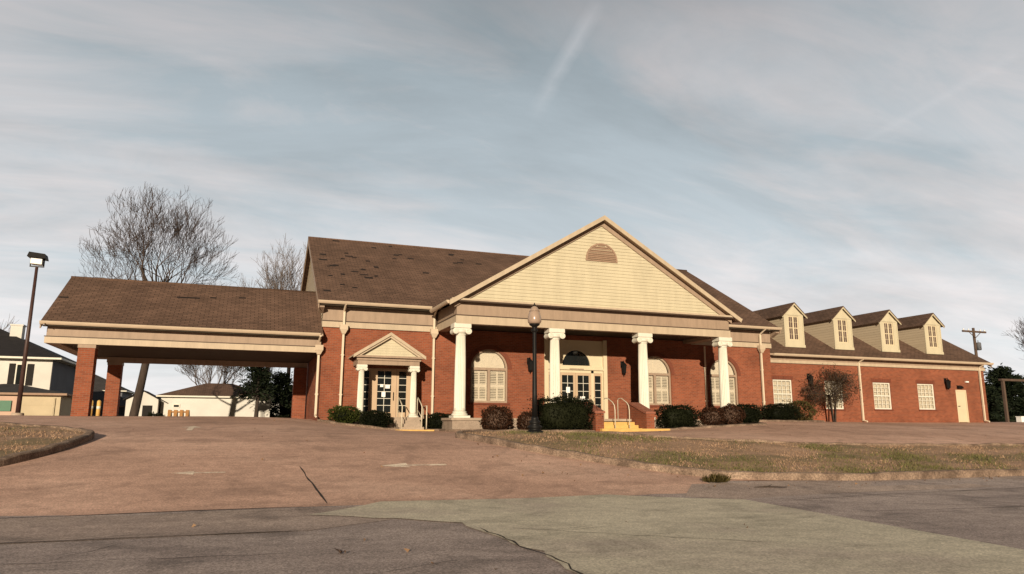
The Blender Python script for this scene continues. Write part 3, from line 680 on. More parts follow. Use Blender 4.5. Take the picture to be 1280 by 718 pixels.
downspout([(3.86, 31.34, 5.1), (3.86, 31.84, 4.85), (3.86, 31.84, .30)], (3.86, 31.80, 3.98))
downspout([(7.90, 31.34, 5.1), (7.90, 31.84, 4.85), (7.90, 31.84, .05)], (7.90, 31.80, 3.98))
downspout([(26.02, 31.34, 5.1), (26.02, 31.84, 4.85), (26.02, 31.84, .30)], (26.02, 31.80, 3.98))
downspout([(22.45, 31.86, 4.05), (22.45, 31.88, .30)])
downspout([(2.86, 31.30, 3.66), (2.86, 31.86, 3.45), (2.86, 31.86, .32)], (2.86, 31.80, 3.05))

# ------------------------------------------------------------------ portico
PX0, PX1, PY = 8.08, 21.66, 28.7; PC = (PX0+PX1)/2; PH = 5.06
m = MB()
m.box(PX0, PX1, PY, PY+.45, 4.15, PH); m.box(PX0, PX0+.45, PY+.45, 31.95, 4.15, PH); m.box(PX1-.45, PX1, PY+.45, 31.95, 4.15, PH)
for x0, x1, y0, y1 in ((PX0-.04, PX1+.04, PY-.04, PY-.002), (PX0-.04, PX0-.002, PY-.002, 31.9), (PX1+.002, PX1+.04, PY-.002, 31.9)):
    m.box(x0, x1, y0, y1, 4.13, 4.46, 1)
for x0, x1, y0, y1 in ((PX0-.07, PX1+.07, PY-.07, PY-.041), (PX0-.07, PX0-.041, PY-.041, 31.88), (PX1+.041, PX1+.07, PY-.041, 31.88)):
    m.box(x0, x1, y0, y1, 4.465, 4.50, 2)  # dark strip paints a shadow line above the lower band
m.build('entablature', ['trim', 'trim_light', 'shadow_strip'], B)
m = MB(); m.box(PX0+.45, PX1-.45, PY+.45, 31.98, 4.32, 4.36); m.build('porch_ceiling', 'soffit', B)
EO = .42; YF = 28.30; AX0, AX1 = PX0-EO, PX1+EO; ZE = 5.02; RISE = .605; ZA = ZE+RISE*(PC-AX0)
def yb_(z): return 31.45+(z-5.2)/S+.35
m = MB()
slope_slab(m, [(AX0, YF, ZE), (PC, YF, ZA), (PC, yb_(ZA), ZA), (AX0, yb_(ZE), ZE)][::-1], .09)
slope_slab(m, [(PC, YF, ZA), (AX1, YF, ZE), (AX1, yb_(ZE), ZE), (PC, yb_(ZA), ZA)][::-1], .09)
m.build('portico_roof', ['shingle', 'trim'], B)
# raking cornice of the pediment: outer fascia, inner moulding, horizontal ledge
def rake_y(m, x0, x1, z0, z1, y0, y1, drop0, drop1, mat=0):
    m.slab([(x0, y0, z0-drop0), (x1, y0, z1-drop0), (x1, y0, z1-drop1), (x0, y0, z0-drop1)], (0, y1-y0, 0), mat)
m = MB()
for xe in (AX0, AX1):
    rake_y(m, xe, PC, ZE, ZA, YF-.03, YF+.02, -.01, .20, 0)
    rake_y(m, xe, PC, ZE, ZA, YF+.021, PY-.02, .095, .14, 1)
    e2 = xe+(.3 if xe == AX0 else -.3); zz = ZE+RISE*.3
    rake_y(m, e2, PC, zz, ZA, PY-.09, PY-.021, .15, .40, 1)
m.box(PX0-.30, PX1+.30, PY-.36, PY+.02, PH+.006, PH+.085, 0); m.box(PX0-.28, PX1+.28, PY-.34, PY-.003, PH-.045, PH+.003, 2)  # second box: dark slab whose colour gives the shade under the ledge
m.build('raking_cornice', ['trim_light', 'trim', 'shadow_strip'], B)
gutter_y(AX0, YF+.05, 31.28, ZE+.01, 1); gutter_y(AX1, YF+.05, 31.28, ZE+.01, -1)
def pfn(z):
    h = (ZA-.15-z)/RISE; return (max(PX0, PC-h), min(PX1, PC+h))
m = MB(); lap_gable_y(m, pfn, PH+.085, ZA-.2, PY-.004, .15, .028); m.build('pediment', 'siding', B)
# half-round louvred vent
m = MB(); vx, vz, vr = 14.87, 7.36, .80; n = 22
for i in range(n):
    t0, t1 = math.pi*i/n, math.pi*(i+1)/n
    m.slab([(vx-rr*math.cos(t), PY-.07, vz+rr*math.sin(t)) for rr, t in ((vr-.07, t0), (vr, t0), (vr, t1), (vr-.07, t1))], (0, .06, 0))
m.box(vx-vr, vx+vr, PY-.075, PY-.012, vz-.06, vz-.001)
for i in range(9):
    z = vz+.03+i*.08; h = math.sqrt(max(.0, (vr-.07)**2-(z+.04-vz)**2))
    if h > .08: m.slab([(vx-h, PY-.06, z), (vx+h, PY-.06, z), (vx+h, PY-.02, z+.07), (vx-h, PY-.02, z+.07)], (0, .004, .012))
m.build('gable_vent', 'vent', B)

# Ionic columns
def column(x, y, z0, z1, r, parent=B, first=None):
    H = z1-z0; k = r/.225
    if first is None:
        m = MB(); zb = .26*k; zc = H-.42*k; prof = [(r*1.06, zb), (r*1.03, zb+.1*k), (r*1.02, zb+.13*k, 1), (r*1.02, H*.33, 1), (r*.97, H*.6, 1), (r*.86, zc-.08*k, 1), (r*.86, zc-.06*k), (r*.93, zc-.03*k), (r*.93, zc)]
        m.lathe(prof, (0, 0), 120, 0, 20, .030*k); col = m.build('column', 'white', parent)
        b = MB(); b.box(-r*1.5, r*1.5, -r*1.5, r*1.5, 0, .09*k)
        b.lathe([(r*1.36, .09*k), (r*1.45, .12*k), (r*1.45, .15*k), (r*1.28, .175*k), (r*1.18, .19*k), (r*1.18, .205*k), (r*1.26, .22*k), (r*1.26, .245*k), (r*1.08, .26*k)], (0, 0), 40); b.build('base', 'white', col)
        c = MB(); c.lathe([(r*.93, zc), (r*1.15, zc+.06*k), (r*1.25, zc+.12*k), (r*1.1, zc+.16*k)], (0, 0), 32)
        zv = zc+.10*k; vx_ = r*1.18; vr_ = .125*k
        for s_ in (-1, 1):
            c.tube([(s_*vx_, -r*1.05, zv), (s_*vx_, -r*.95, zv), (s_*vx_*.97, 0, zv), (s_*vx_, r*.95, zv), (s_*vx_, r*1.05, zv)], [vr_, vr_, vr_*.72, vr_, vr_], 20)
            for yy in (-1, 1):     # raised spiral on each volute
                pts = []; 
                for i in range(34):
                    t = i/33; a = -s_*(math.pi/2-0)+s_*t*4.2*math.pi+math.pi; rr = vr_*(.92-.78*t)
                    pts.append((s_*vx_+rr*math.sin(a), yy*(r*1.06), zv+rr*math.cos(a)))
                c.tube(pts, .016*k, 5)
        c.box(-vx_, vx_, -r*1.0, r*1.0, zv+vr_*.45, zv+vr_*.98)
        c.box(-r*1.58, r*1.58, -r*1.2, r*1.2, zv+vr_+.002, H-.03*k); c.box(-r*1.48, r*1.48, -r*1.1, r*1.1, H-.03*k, H)
        c.build('capital', 'white', col); kids = list(col.children)
    else:
        col = first.copy(); C.objects.link(col); col.parent = parent
        for ch in first.children: q = ch.copy(); C.objects.link(q); q.parent = col
    col.location = Vector((x, y, z0))-WL[parent]; return col
FLZ = .25
c1 = column(8.34, 28.93, FLZ, 4.15, .235)
for x in (12.62, 17.02, 21.40): column(x, 28.93, FLZ, 4.15, .235, first=c1)
# porch floor, brick skirt, yellow entrance steps with brick cheek walls and pipe rails
m = MB(); m.box(7.80, 21.95, 28.22, 31.99, FLZ-.10, FLZ, 0); m.box(7.86, 13.55, 28.28, 31.97, -.6, FLZ-.102, 1); m.box(16.3, 21.9, 28.28, 31.97, -.6, FLZ-.102, 1); m.box(13.6, 16.25, 28.40, 31.97, -.6, FLZ-.102, 1)
m.build('porch_floor', ['concrete', 'kerb_pale'], B)
m = MB()
for i in range(3):
    z1 = FLZ-.13*(i+1)+.0; m.box(13.98, 15.90, 28.205-.32*(i+1), 28.21-.32*i, -.5, z1-.003)
m.box(13.75, 16.95, 26.75, 27.24, -.55, g(15, 26.9)+.13)
m.build('entrance_steps', 'yellow', B)
for x0, x1 in ((13.56, 13.94), (15.94, 16.32)):
    m = MB()
    prof = [(28.60, -.5), (28.60, .88), (28.30, .88), (27.0, .46), (26.95, .46), (26.95, -.5)]
    m.slab([(x0, y, z) for y, z in prof], (x1-x0, 0, 0), 0)
    cap = [(28.62, .885), (28.62, .97), (28.28, .97), (26.98, .55), (26.90, .55), (26.90, .465), (27.0, .465), (28.30, .885)]
    m.slab([(x0-.04, y, z) for y, z in cap], (x1-x0+.08, 0, 0), 1)
    m.build('cheek_wall', ['brick', 'brick_cap'], B)
def rail(pts, r=.019):
    q = MB(); q.tube(pts, r, 8); return q
q = rail([(14.62, 28.25, FLZ), (14.62, 28.25, 1.05), (14.62, 28.15, 1.12), (14.62, 27.9, 1.12), (14.62, 27.45, .93), (14.62, 27.3, .80), (14.62, 27.25, .6), (14.62, 27.25, -.2)]); q.build('handrail', 'rail', B)
q = rail([(15.30, 28.25, FLZ), (15.30, 28.25, 1.05), (15.30, 28.15, 1.12), (15.30, 27.9, 1.12), (15.30, 27.45, .93), (15.30, 27.3, .80), (15.30, 27.25, .6), (15.30, 27.25, -.2)]); q.build('handrail', 'rail', B)

# side porch with its own little pediment
QX0, QX1, QY = 4.36, 7.0, 30.62; QC = (QX0+QX1)/2
m = MB(); m.box(QX0, QX1, QY, QY+.28, 2.46, 2.72); m.box(QX0, QX0+.28, QY+.28, 31.96, 2.46, 2.72); m.box(QX1-.28, QX1, QY+.28, 31.96, 2.46, 2.72)
m.box(QX0-.05, QX1+.05, QY-.06, QY-.002, 2.64, 2.74); m.box(QX0-.16, QX1+.16, QY-.20, QY-.004, 2.745, 2.83)
m.box(QX0+.28, QX1-.28, QY+.28, 31.96, 2.60, 2.63, 1)
m.build('small_entablature', ['trim', 'soffit'], B)
qe0, qe1 = QX0-.22, QX1+.22; qz = 2.84; qa = 3.82; qs = (qa-qz)/(QC-qe0); m = MB()
slope_slab(m, [(qe0, QY-.24, qz), (QC, QY-.24, qa), (QC, 31.99, qa), (qe0, 31.99, qz)][::-1], .06)
slope_slab(m, [(QC, QY-.24, qa), (qe1, QY-.24, qz), (qe1, 31.99, qz), (QC, 31.99, qa)][::-1], .06)
for xe in (qe0, qe1):
    rake_y(m, xe, QC, qz, qa, QY-.27, QY-.20, -.008, .13, 1); rake_y(m, xe+(.2 if xe == qe0 else -.2), QC, qz+qs*.2, qa, QY-.19, QY-.03, .07, .22, 1)
m.build('small_roof', ['shingle', 'trim_light'], B)
m = MB(); lap_gable_y(m, lambda z: (max(QX0, QC-(qa-.06-z)/qs), min(QX1, QC+(qa-.06-z)/qs)), 2.83, qa-.1, QY, .11); m.build('small_pediment', 'siding', B)
c2 = column(4.56, 30.80, .28, 2.46, .135); column(6.80, 30.80, .28, 2.46, .135, first=c2)
m = MB(); m.box(4.25, 7.12, 30.55, 31.99, -.5, .28, 0)
for i in range(3): m.box(6.02, 7.05, 30.545-.28*(i+1), 30.55-.28*i, -.5, .28-.135*(i+1), 0)
m.build('side_steps', 'concrete', B)
m = MB(); m.box(5.8, 7.4, 29.35, 29.70, -.5, g(6.8, 29.5)+.06); m.build('step_pad', 'yellow', B)
for x in (6.12, 6.95):
    q = rail([(x, 30.6, .28), (x, 30.6, 1.05), (x, 30.5, 1.1), (x, 29.85, .80), (x, 29.72, .70), (x, 29.72, -.2)], .022); q.tube([(x, 30.55, .6), (x, 29.72, .25)], .016, 6); q.build('handrail', 'rail', B)
q = rail([(7.16, 29.75, -.2), (7.16, 29.75, .74), (7.16, 30.35, .74), (7.16, 30.35, -.2)], .025); q.build('handrail', 'rail', B)

# ------------------------------------------------------------------ wing with dormers
WY = 32.6; WX1 = 43.7; WE = 32.18; WZ = 3.90; WS = .58; WR = 37.6
def zw(y): return WZ+WS*(y-WE)
wing_w = [(27.32, 28.62, .92, 2.50), (30.92, 32.22, .92, 2.50), (34.50, 35.84, .95, 2.50), (37.98, 39.32, .97, 2.50)]
WD = (41.10, 42.02, .22, 2.20, False)
m = MB(); wall_y(m, RT+.001, WX1, -.6, 3.5, WY, [(*w, False) for w in wing_w]+[WD], .14)
m.poly([(WX1, WY, -.6), (WX1, 43, -.6), (WX1, 43, 3.5), (WX1, WY, 3.5)]); m.poly([(RT, 43, -.6), (RT, 43, 3.5), (WX1, 43, 3.5), (WX1, 43, -.6)])
for w in wing_w:
    m.box(w[0]-.06, w[1]+.06, WY-.06, WY+.08, w[2]-.08, w[2]-.004, 1)
    k = 9
    for i in range(k):
        x0 = w[0]-.1+(w[1]-w[0]+.2)*i/k; x1 = x0+(w[1]-w[0]+.2)/k-.012; m.box(x0, x1, WY-.014, WY+.02, w[3]+.006, w[3]+.21, 1)
m.build('brick_wall', ['brick', 'brick_arch'], B)
m = MB(); m.box(RT+.05, WX1+.03, WY-.05, WY-.002, 3.58, 3.86, 0); m.box(RT+.05, WX1+.05, WY-.09, WY-.002, 3.42, 3.575, 1); m.box(RT+.05, WX1+.05, WE+.02, WY-.051, 3.80, 3.83, 0)
m.box(WX1+.002, WX1+.04, WY, 42.9, 3.42, 3.86, 1)
m.build('frieze', ['trim', 'trim_light'], B)
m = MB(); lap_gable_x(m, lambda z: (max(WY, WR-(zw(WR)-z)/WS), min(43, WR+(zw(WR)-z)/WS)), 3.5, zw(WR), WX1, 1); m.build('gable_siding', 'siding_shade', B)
m = MB()
slope_slab(m, [(RT+.03, WE, zw(WE)), (WX1+.25, WE, zw(WE)), (WX1+.25, WR, zw(WR)), (RT+.03, WR, zw(WR))])
slope_slab(m, [(RT+.03, WR, zw(WR)), (WX1+.25, WR, zw(WR)), (WX1+.25, 43.1, zw(WE)), (RT+.03, 43.1, zw(WE))])
m.tube([(RT+.3, WR, zw(WR)), (WX1+.25, WR, zw(WR))], .06, 6, 0)
m.build('wing_roof', ['shingle', 'trim'], B)
m = MB(); x = WX1+.25
for y0, y1 in ((WE, WR), (43.1, WR)): m.slab([(x, y0, zw(WE)-.11), (x, y1, zw(WR)-.11), (x, y1, zw(WR)-.28), (x, y0, zw(WE)-.28)], (-.04, 0, 0))
m.build('rake_board', 'trim', B)
gutter(RT+.35, WX1+.27, WE, 3.90)
downspout([(33.46, WE-.06, 3.8), (33.46, WY-.10, 3.62), (33.46, WY-.10, .26)]); downspout([(43.22, WE-.06, 3.8), (43.22, WY-.10, 3.62), (43.22, WY-.10, .30)])

def grille_window(a, b, c, d, y, cols, rows, parent=B, frame='white', bar=.035, shut=True, fr=.07):
    m = MB(); yf = y+.05
    m.box(a+.002, a+fr, yf, yf+.07, c+.002, d-.002); m.box(b-fr, b-.002, yf, yf+.07, c+.002, d-.002); m.box(a+fr, b-fr, yf, yf+.07, c+.002, c+fr); m.box(a+fr, b-fr, yf, yf+.07, d-fr, d-.002)
    zc = (c+d)/2; m.box(a+fr, b-fr, yf-.006, yf+.06, zc-.035, zc+.035)
    w = m.build('window', frame, parent)
    q = MB()
    for i in range(1, cols): x = a+fr+(b-a-2*fr)*i/cols; q.box(x-bar/2, x+bar/2, yf+.006, yf+.03, c+fr, d-fr)
    for i in range(1, rows):
        if rows % 2 == 0 and i == rows//2: continue
        z = c+fr+(d-c-2*fr)*i/rows; q.box(a+fr, b-fr, yf+.008, yf+.028, z-bar*.4, z+bar*.4)
    q.build('muntins', frame, w)
    p = MB(); p.box(a+fr, b-fr, yf+.034, yf+.042, c+fr, d-fr); p.build('pane', 'glass', w)
    s = MB(); yb = yf+.10
    if shut:
        for i in range(cols):
            x0 = a+fr+(b-a-2*fr)*i/cols; x1 = a+fr+(b-a-2*fr)*(i+1)/cols; w_ = .055
            s.box(x0, x0+w_, yb, yb+.03, c+fr, d-fr); s.box(x1-w_, x1, yb, yb+.03, c+fr, d-fr); 
            k = int((d-c)/.07)
            for j in range(k):
                z = c+fr+(j+.5)*(d-c-2*fr)/k; s.slab([(x0+w_, yb-.006, z-.036), (x1-w_, yb-.006, z-.036), (x1-w_, yb+.03, z+.026), (x0+w_, yb+.03, z+.026)], (0, 0, .008))
        s.build('shutters', 'shutter', w)
    k = MB(); k.poly([(a, yb+.14, c), (b, yb+.14, c), (b, yb+.14, d), (a, yb+.14, d)]); k.build('dark_interior', 'dark' if shut else 'room', w)
    return w
for w in wing_w: grille_window(*w, WY, 4, 6)
# steel side door with frame and little hood lamp
m = MB(); m.box(41.10, 41.17, WY+.02, WY+.12, .22, 2.20); m.box(41.95, 42.02, WY+.02, WY+.12, .22, 2.20); m.box(41.17, 41.95, WY+.02, WY+.12, 2.12, 2.20); m.build('door_frame', 'cream', B)
m = MB(); m.box(41.172, 41.948, WY+.05, WY+.10, .24, 2.118)
for z0, z1 in ((.45, 1.05), (1.25, 1.95)): m.box(41.29, 41.83, WY+.044, WY+.05, z0, z1)
dd = m.build('door', 'cream', B); m = MB(); m.tube([(41.25, WY+.05, 1.2), (41.25, WY-.01, 1.2), (41.36, WY-.01, 1.2)], .018, 8); m.build('handle', 'black_metal', dd)
m = MB(); m.box(41.22, 41.62, WY-.16, WY-.003, 2.27, 2.36); m.slab([(41.22, WY-.16, 2.362), (41.62, WY-.16, 2.362), (41.62, WY-.003, 2.45), (41.22, WY-.003, 2.45)], (0, 0, .02)); m.build('door_lamp', 'black_metal', B)
m = MB(); m.box(41.98, 42.22, WY-.09, WY-.003, 2.66, 2.74); m.build('door_sensor', 'paper', B)

def dormer(first=None, cx=29.38):
    y0 = 33.0; hw = .69; zb = 4.42; ze = 6.30; za = 6.98; ov = .19
    if first is None:
        m = MB(); o = 0
        wall_y(m, -hw, hw, zb, ze, y0, [(-.36, .36, 4.80, 6.20, False)], .12, 0, 0)
        m.poly([(-hw, y0, ze), (hw, y0, ze), (0, y0, za-.06)])
        ybk = WE+(ze-WZ)/WS+.1
        for s_ in (-1, 1):         # lapped cheek walls down to the roof
            z = zb
            while z < ze-.01:
                z1 = min(z+.15, ze); ya = WE+(z-WZ)/WS+.15; yb2 = WE+(z1-WZ)/WS+.15; x = s_*hw
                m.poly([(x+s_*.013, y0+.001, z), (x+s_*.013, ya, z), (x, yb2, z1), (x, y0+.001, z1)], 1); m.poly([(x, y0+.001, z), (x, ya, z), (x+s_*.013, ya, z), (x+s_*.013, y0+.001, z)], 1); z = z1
        for s_ in (-1, 1): m.box(s_*hw-.07*(s_ > 0)-.0, s_*hw+.07*(s_ < 0), y0-.03, y0-.002, zb, ze, 0)
        m.box(-hw-.03, hw+.03, y0-.05, y0-.004, zb-.03, zb+.12, 0); m.box(-hw+.07, hw-.07, y0-.028, y0-.003, ze-.06, ze+.02, 0)
        for s_ in (-1, 1):         # rake boards
            xe = s_*(hw+ov); zE = ze-.12; m.slab([(xe, y0-.17, zE), (0, y0-.17, za-.005), (0, y0-.17, za-.15), (xe, y0-.17, zE-.12)], (0, .05, 0), 0)
        d = m.build('dormer', ['siding', 'siding_shade'], B)
        r = MB()
        for s_ in (-1, 1):
            xe = s_*(hw+ov); zE = ze-.12; p = [(xe, y0-.2, zE), (0, y0-.2, za), (0, WE+(za-WZ)/WS+.2, za), (xe, WE+(zE-WZ)/WS+.2, zE)]
            if s_ > 0: p = p[::-1]
            slope_slab(r, p[::-1], .05, 0, 0)
        rf = r.build('roof', 'shingle', d)
        mw = MB()
        a, b, c, dz = -.36, .36, 4.80, 6.20; yf = y0+.03; fr = .06
        mw.box(a, a+fr, yf, yf+.06, c, dz); mw.box(b-fr, b, yf, yf+.06, c, dz); mw.box(a+fr, b-fr, yf, yf+.06, c, c+fr); mw.box(a+fr, b-fr, yf, yf+.06, dz-fr, dz); mw.box(-.045, .045, yf-.004, yf+.06, c+fr, dz-fr)
        mw.box(a+fr, -.045, yf-.002, yf+.058, 5.48, 5.53); mw.box(.045, b-fr, yf-.002, yf+.058, 5.48, 5.53)
        for x in (-.17, .17): mw.box(x-.008, x+.008, yf+.004, yf+.03, c+fr, dz-fr)
        for z in (5.15, 5.85):
            for xa, xb in ((a+fr, -.045), (.045, b-fr)): mw.box(xa, xb, yf+.006, yf+.028, z-.008, z+.008)
        mw.build('window', 'cream', d)
        gp = MB(); gp.box(a+fr, b-fr, yf+.032, yf+.04, c+fr, dz-fr); gp.build('pane', 'glass_dormer', d)
        d.location = Vector((cx, 0, 0))-WL[B]; return d
    d = first.copy(); C.objects.link(d); d.parent = B
    for ch in first.children: q = ch.copy(); C.objects.link(q); q.parent = d
    d.location = Vector((cx, 0, 0))-WL[B]; return d
M['glass_dormer'] = node_mat('glass_dormer', (.085, .055, .052), .08, .3, 2, spec=.5)
d1 = dormer()
for i in range(1, 4): dormer(d1, 29.38+3.6*i)

# ------------------------------------------------------------------ drive-through canopy
KX0, KX1 = -7.42, 2.97; KE, KR, KB = 31.40, 35.40, 39.40; KZ, KT = 3.76, 6.21; KS = (KT-KZ)/(KR-KE)
def zk(y): return KZ+KS*(y-KE)
m = MB()
slope_slab(m, [(KX0, KE, KZ), (KX1, KE, KZ), (KX1, KR, KT), (KX0, KR, KT)]); slope_slab(m, [(KX0, KR, KT), (KX1, KR, KT), (KX1, KB, KZ), (KX0, KB, KZ)])
m.tube([(KX0, KR, KT), (KX1, KR, KT)], .06, 6, 0)
for x, y, w in ((-7.2, 33.46, .35), (-2.91, 34.05, .3), (-2.5, 34.07, .7), (-.39, 34.36, .3), (-1.6, 34.2, .25)):
    m.slab([(x-w/2, y-.06, zk(y-.06)+.012), (x+w/2, y-.05, zk(y-.05)+.012), (x+w/2, y+.06, zk(y+.06)+.012), (x-w/2, y+.05, zk(y+.05)+.012)], (0, 0, -.02), 2)
m.build('canopy_roof', ['shingle', 'trim', 'shingle_bare'], B)
m = MB(); lap_gable_x(m, lambda z: (KR-(KT-z)/KS, KR+(KT-z)/KS), 3.62, KT-.1, KX0+.2, -1)
m.build('gable_siding', 'siding_shade', B)
m = MB()
for y0, y1 in ((KE, KR), (KB, KR)): m.slab([(KX0, y0, KZ-.105), (KX0, y1, KT-.105), (KX0, y1, KT-.27), (KX0, y0, KZ-.27)], (.04, 0, 0))
m.build('rake_board', 'trim', B)
gutter(KX0, 2.85, KE, KZ+.01)
m = MB(); x0, x1 = KX0+.17, 2.93
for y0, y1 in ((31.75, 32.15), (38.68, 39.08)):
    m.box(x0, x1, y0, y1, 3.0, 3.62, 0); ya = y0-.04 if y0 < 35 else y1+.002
    m.box(x0-.04, x1, ya, ya+.038, 2.98, 3.22, 1); m.box(x0-.06, x1, ya-.025, ya+.036, 3.222, 3.252, 2)  # thin dark strip drawn as the shadow line over the light band
m.box(x0, x0+.4, 32.15, 38.68, 3.0, 3.62, 0); m.box(x0-.04, x0-.002, 31.75, 39.08, 2.98, 3.22, 1)
m.box(-6.2, 2.93, 38.45, 38.66, 2.80, 3.05, 0)
m.build('canopy_beam', ['trim', 'trim_light', 'shadow_strip'], B)
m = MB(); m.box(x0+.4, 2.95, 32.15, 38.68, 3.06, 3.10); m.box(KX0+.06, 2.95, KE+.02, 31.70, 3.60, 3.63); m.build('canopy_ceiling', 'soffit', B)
for (x, y, zt) in ((-5.85, 32.05, 2.98), (-5.85, 38.75, 2.82)):
    m = MB(); m.box(x-.29, x+.29, y-.29, y+.29, -.3, zt-.14, 0); m.box(x-.31, x+.31, y-.31, y+.31, zt-.138, zt-.004, 1); m.build('brick_pier', ['brick', 'trim'], B)
m = MB(); m.box(2.30, 2.92, 38.4, 39.0, -.3, 2.80, 0); m.build('brick_pier', 'brick', B)

# ------------------------------------------------------------------ carriage lanterns and roof aerial
def lantern(x, y, z, first=None):
    if first is None:
        m = MB(); m.box(-.07, .07, -.03, 0, -.02, .24); m.tube([(0, -.02, .18), (0, -.10, .24), (0, -.16, .20)], .014, 6)
        m.lathe([(.02, .19), (.05, .16), (.13, .08), (.135, .06), (.02, .06)], (0, -.16), 6, smooth=False)
        m.lathe([(.115, .058), (.085, -.24), (.03, -.28), (.012, -.33), (.004, -.36)], (0, -.16), 6, smooth=False); m.tube([(0, -.16, .18), (0, -.16, .27)], [.014, .005], 6)
        o = m.build('wall_lantern', 'black_metal', B)
    else: o = first.copy(); C.objects.link(o); o.parent = B
    o.location = Vector((x, y, z))-WL[B]; return o
l1 = lantern(17.62, 31.998, 2.82); lantern(12.60, 31.998, 2.82, l1); lantern(29.78, WY-.002, 2.58, l1); lantern(40.30, WY-.002, 2.58, l1)
for o in (l1, *[c for c in B.children if c.name.startswith('wall_lantern')]): o.scale = (1.25, 1.25, 1.25)
m = MB(); m.tube([(19.6, 34.0, 6.55), (19.6, 34.0, 9.65)], .02, 6); m.tube([(19.6, 34.0, 6.5), (19.6, 34.0, 7.0)], .05, 6)
m.build('roof_aerial', 'black_metal', B)
m = MB(); m.box(14.72, 15.48, ym-.115, ym-.104, 2.635, 2.685); m.build('door_plate', 'trim', B)

# ------------------------------------------------------------------ lamp posts
def street_lantern():
    x, y = 8.47, 21.0; z = g(x, y)+.10; t = thing('lamp_post', 'black post lamp with frosted acorn globe on the grass island', 'lamp post', (x, y, z))
    m = MB(); m.lathe([(.27, z-.1), (.27, z+.06), (.20, z+.09), (.17, z+.12), (.23, z+.16), (.23, z+.21), (.14, z+.26), (.18, z+.30), (.18, z+.35), (.11, z+.41), (.12, z+.45), (.09, z+.50)], (x, y), 20); m.build('base', 'black_metal', t)
    m = MB(); m.lathe([(.088, z+.48), (.080, z+1.2, 1), (.062, 2.85, 1), (.062, 2.87), (.11, 2.90), (.11, 2.94), (.06, 2.98), (.09, 3.04), (.16, 3.09), (.17, 3.12)], (x, y), 32, 0, 12, .008); m.build('shaft', 'black_metal', t)
    m = MB(); m.lathe([(.15, 3.125), (.19, 3.15), (.215, 3.20), (.22, 3.29), (.205, 3.38), (.18, 3.46), (.165, 3.51), (.15, 3.53)], (x, y), 28); m.build('globe', 'globe', t)
    m = MB(); m.lathe([(.165, 3.532), (.16, 3.55), (.115, 3.62), (.10, 3.66), (.05, 3.69), (.035, 3.70)], (x, y), 20, 1); m.lathe([(.035, 3.70), (.045, 3.73), (.02, 3.77), (.008, 3.81)], (x, y), 12, 0); m.build('finial', ['black_metal', 'globe'], t)
street_lantern()
def parking_lamp():
    x, y = -9.14, 37.0; z = g(x, y); k = 1.345; t = thing('parking_lamp', 'tall thin brown pole with a boxy floodlight head beside the left drive', 'lamp post', (x, y, z))
    zt = 6.85; m = MB(); m.lathe([(.10, z+.12), (.062, zt)], (x, y), 12); m.build('pole', 'pole_brown', t)
    m = MB(); m.lathe([(.24, z-.1), (.24, z+.10), (.21, z+.14)], (x, y), 16); m.build('base', 'concrete', t)
    m = MB(); m.box(x-.28, x+.28, y-.03, y+.03, zt, zt+.045); m.box(x-.28, x-.235, y-.03, y+.03, zt+.045, zt+.40); m.box(x+.235, x+.28, y-.03, y+.03, zt+.045, zt+.40); m.build('yoke', 'black_metal', t)
    m = MB(); P = [(-.36, -.32, .42), (.36, -.32, .36), (.36, .32, .36), (-.36, .32, .42), (-.31, -.26, .64), (.31, -.26, .58), (.31, .26, .58), (-.31, .26, .64)]
    m.add([(x+a, y+b, zt+c) for a, b, c in P], [(0, 3, 2, 1), (4, 5, 6, 7), (0, 1, 5, 4), (1, 2, 6, 5), (2, 3, 7, 6), (3, 0, 4, 7)]); m.build('lamp_head', 'black_metal', t)
    m = MB(); m.slab([(x-.22, y-.22, zt+.36), (x+.22, y-.22, zt+.34), (x+.22, y+.22, zt+.34), (x-.22, y+.22, zt+.36)], (0, 0, -.24)); m.build('lens', 'lens', t)
parking_lamp()

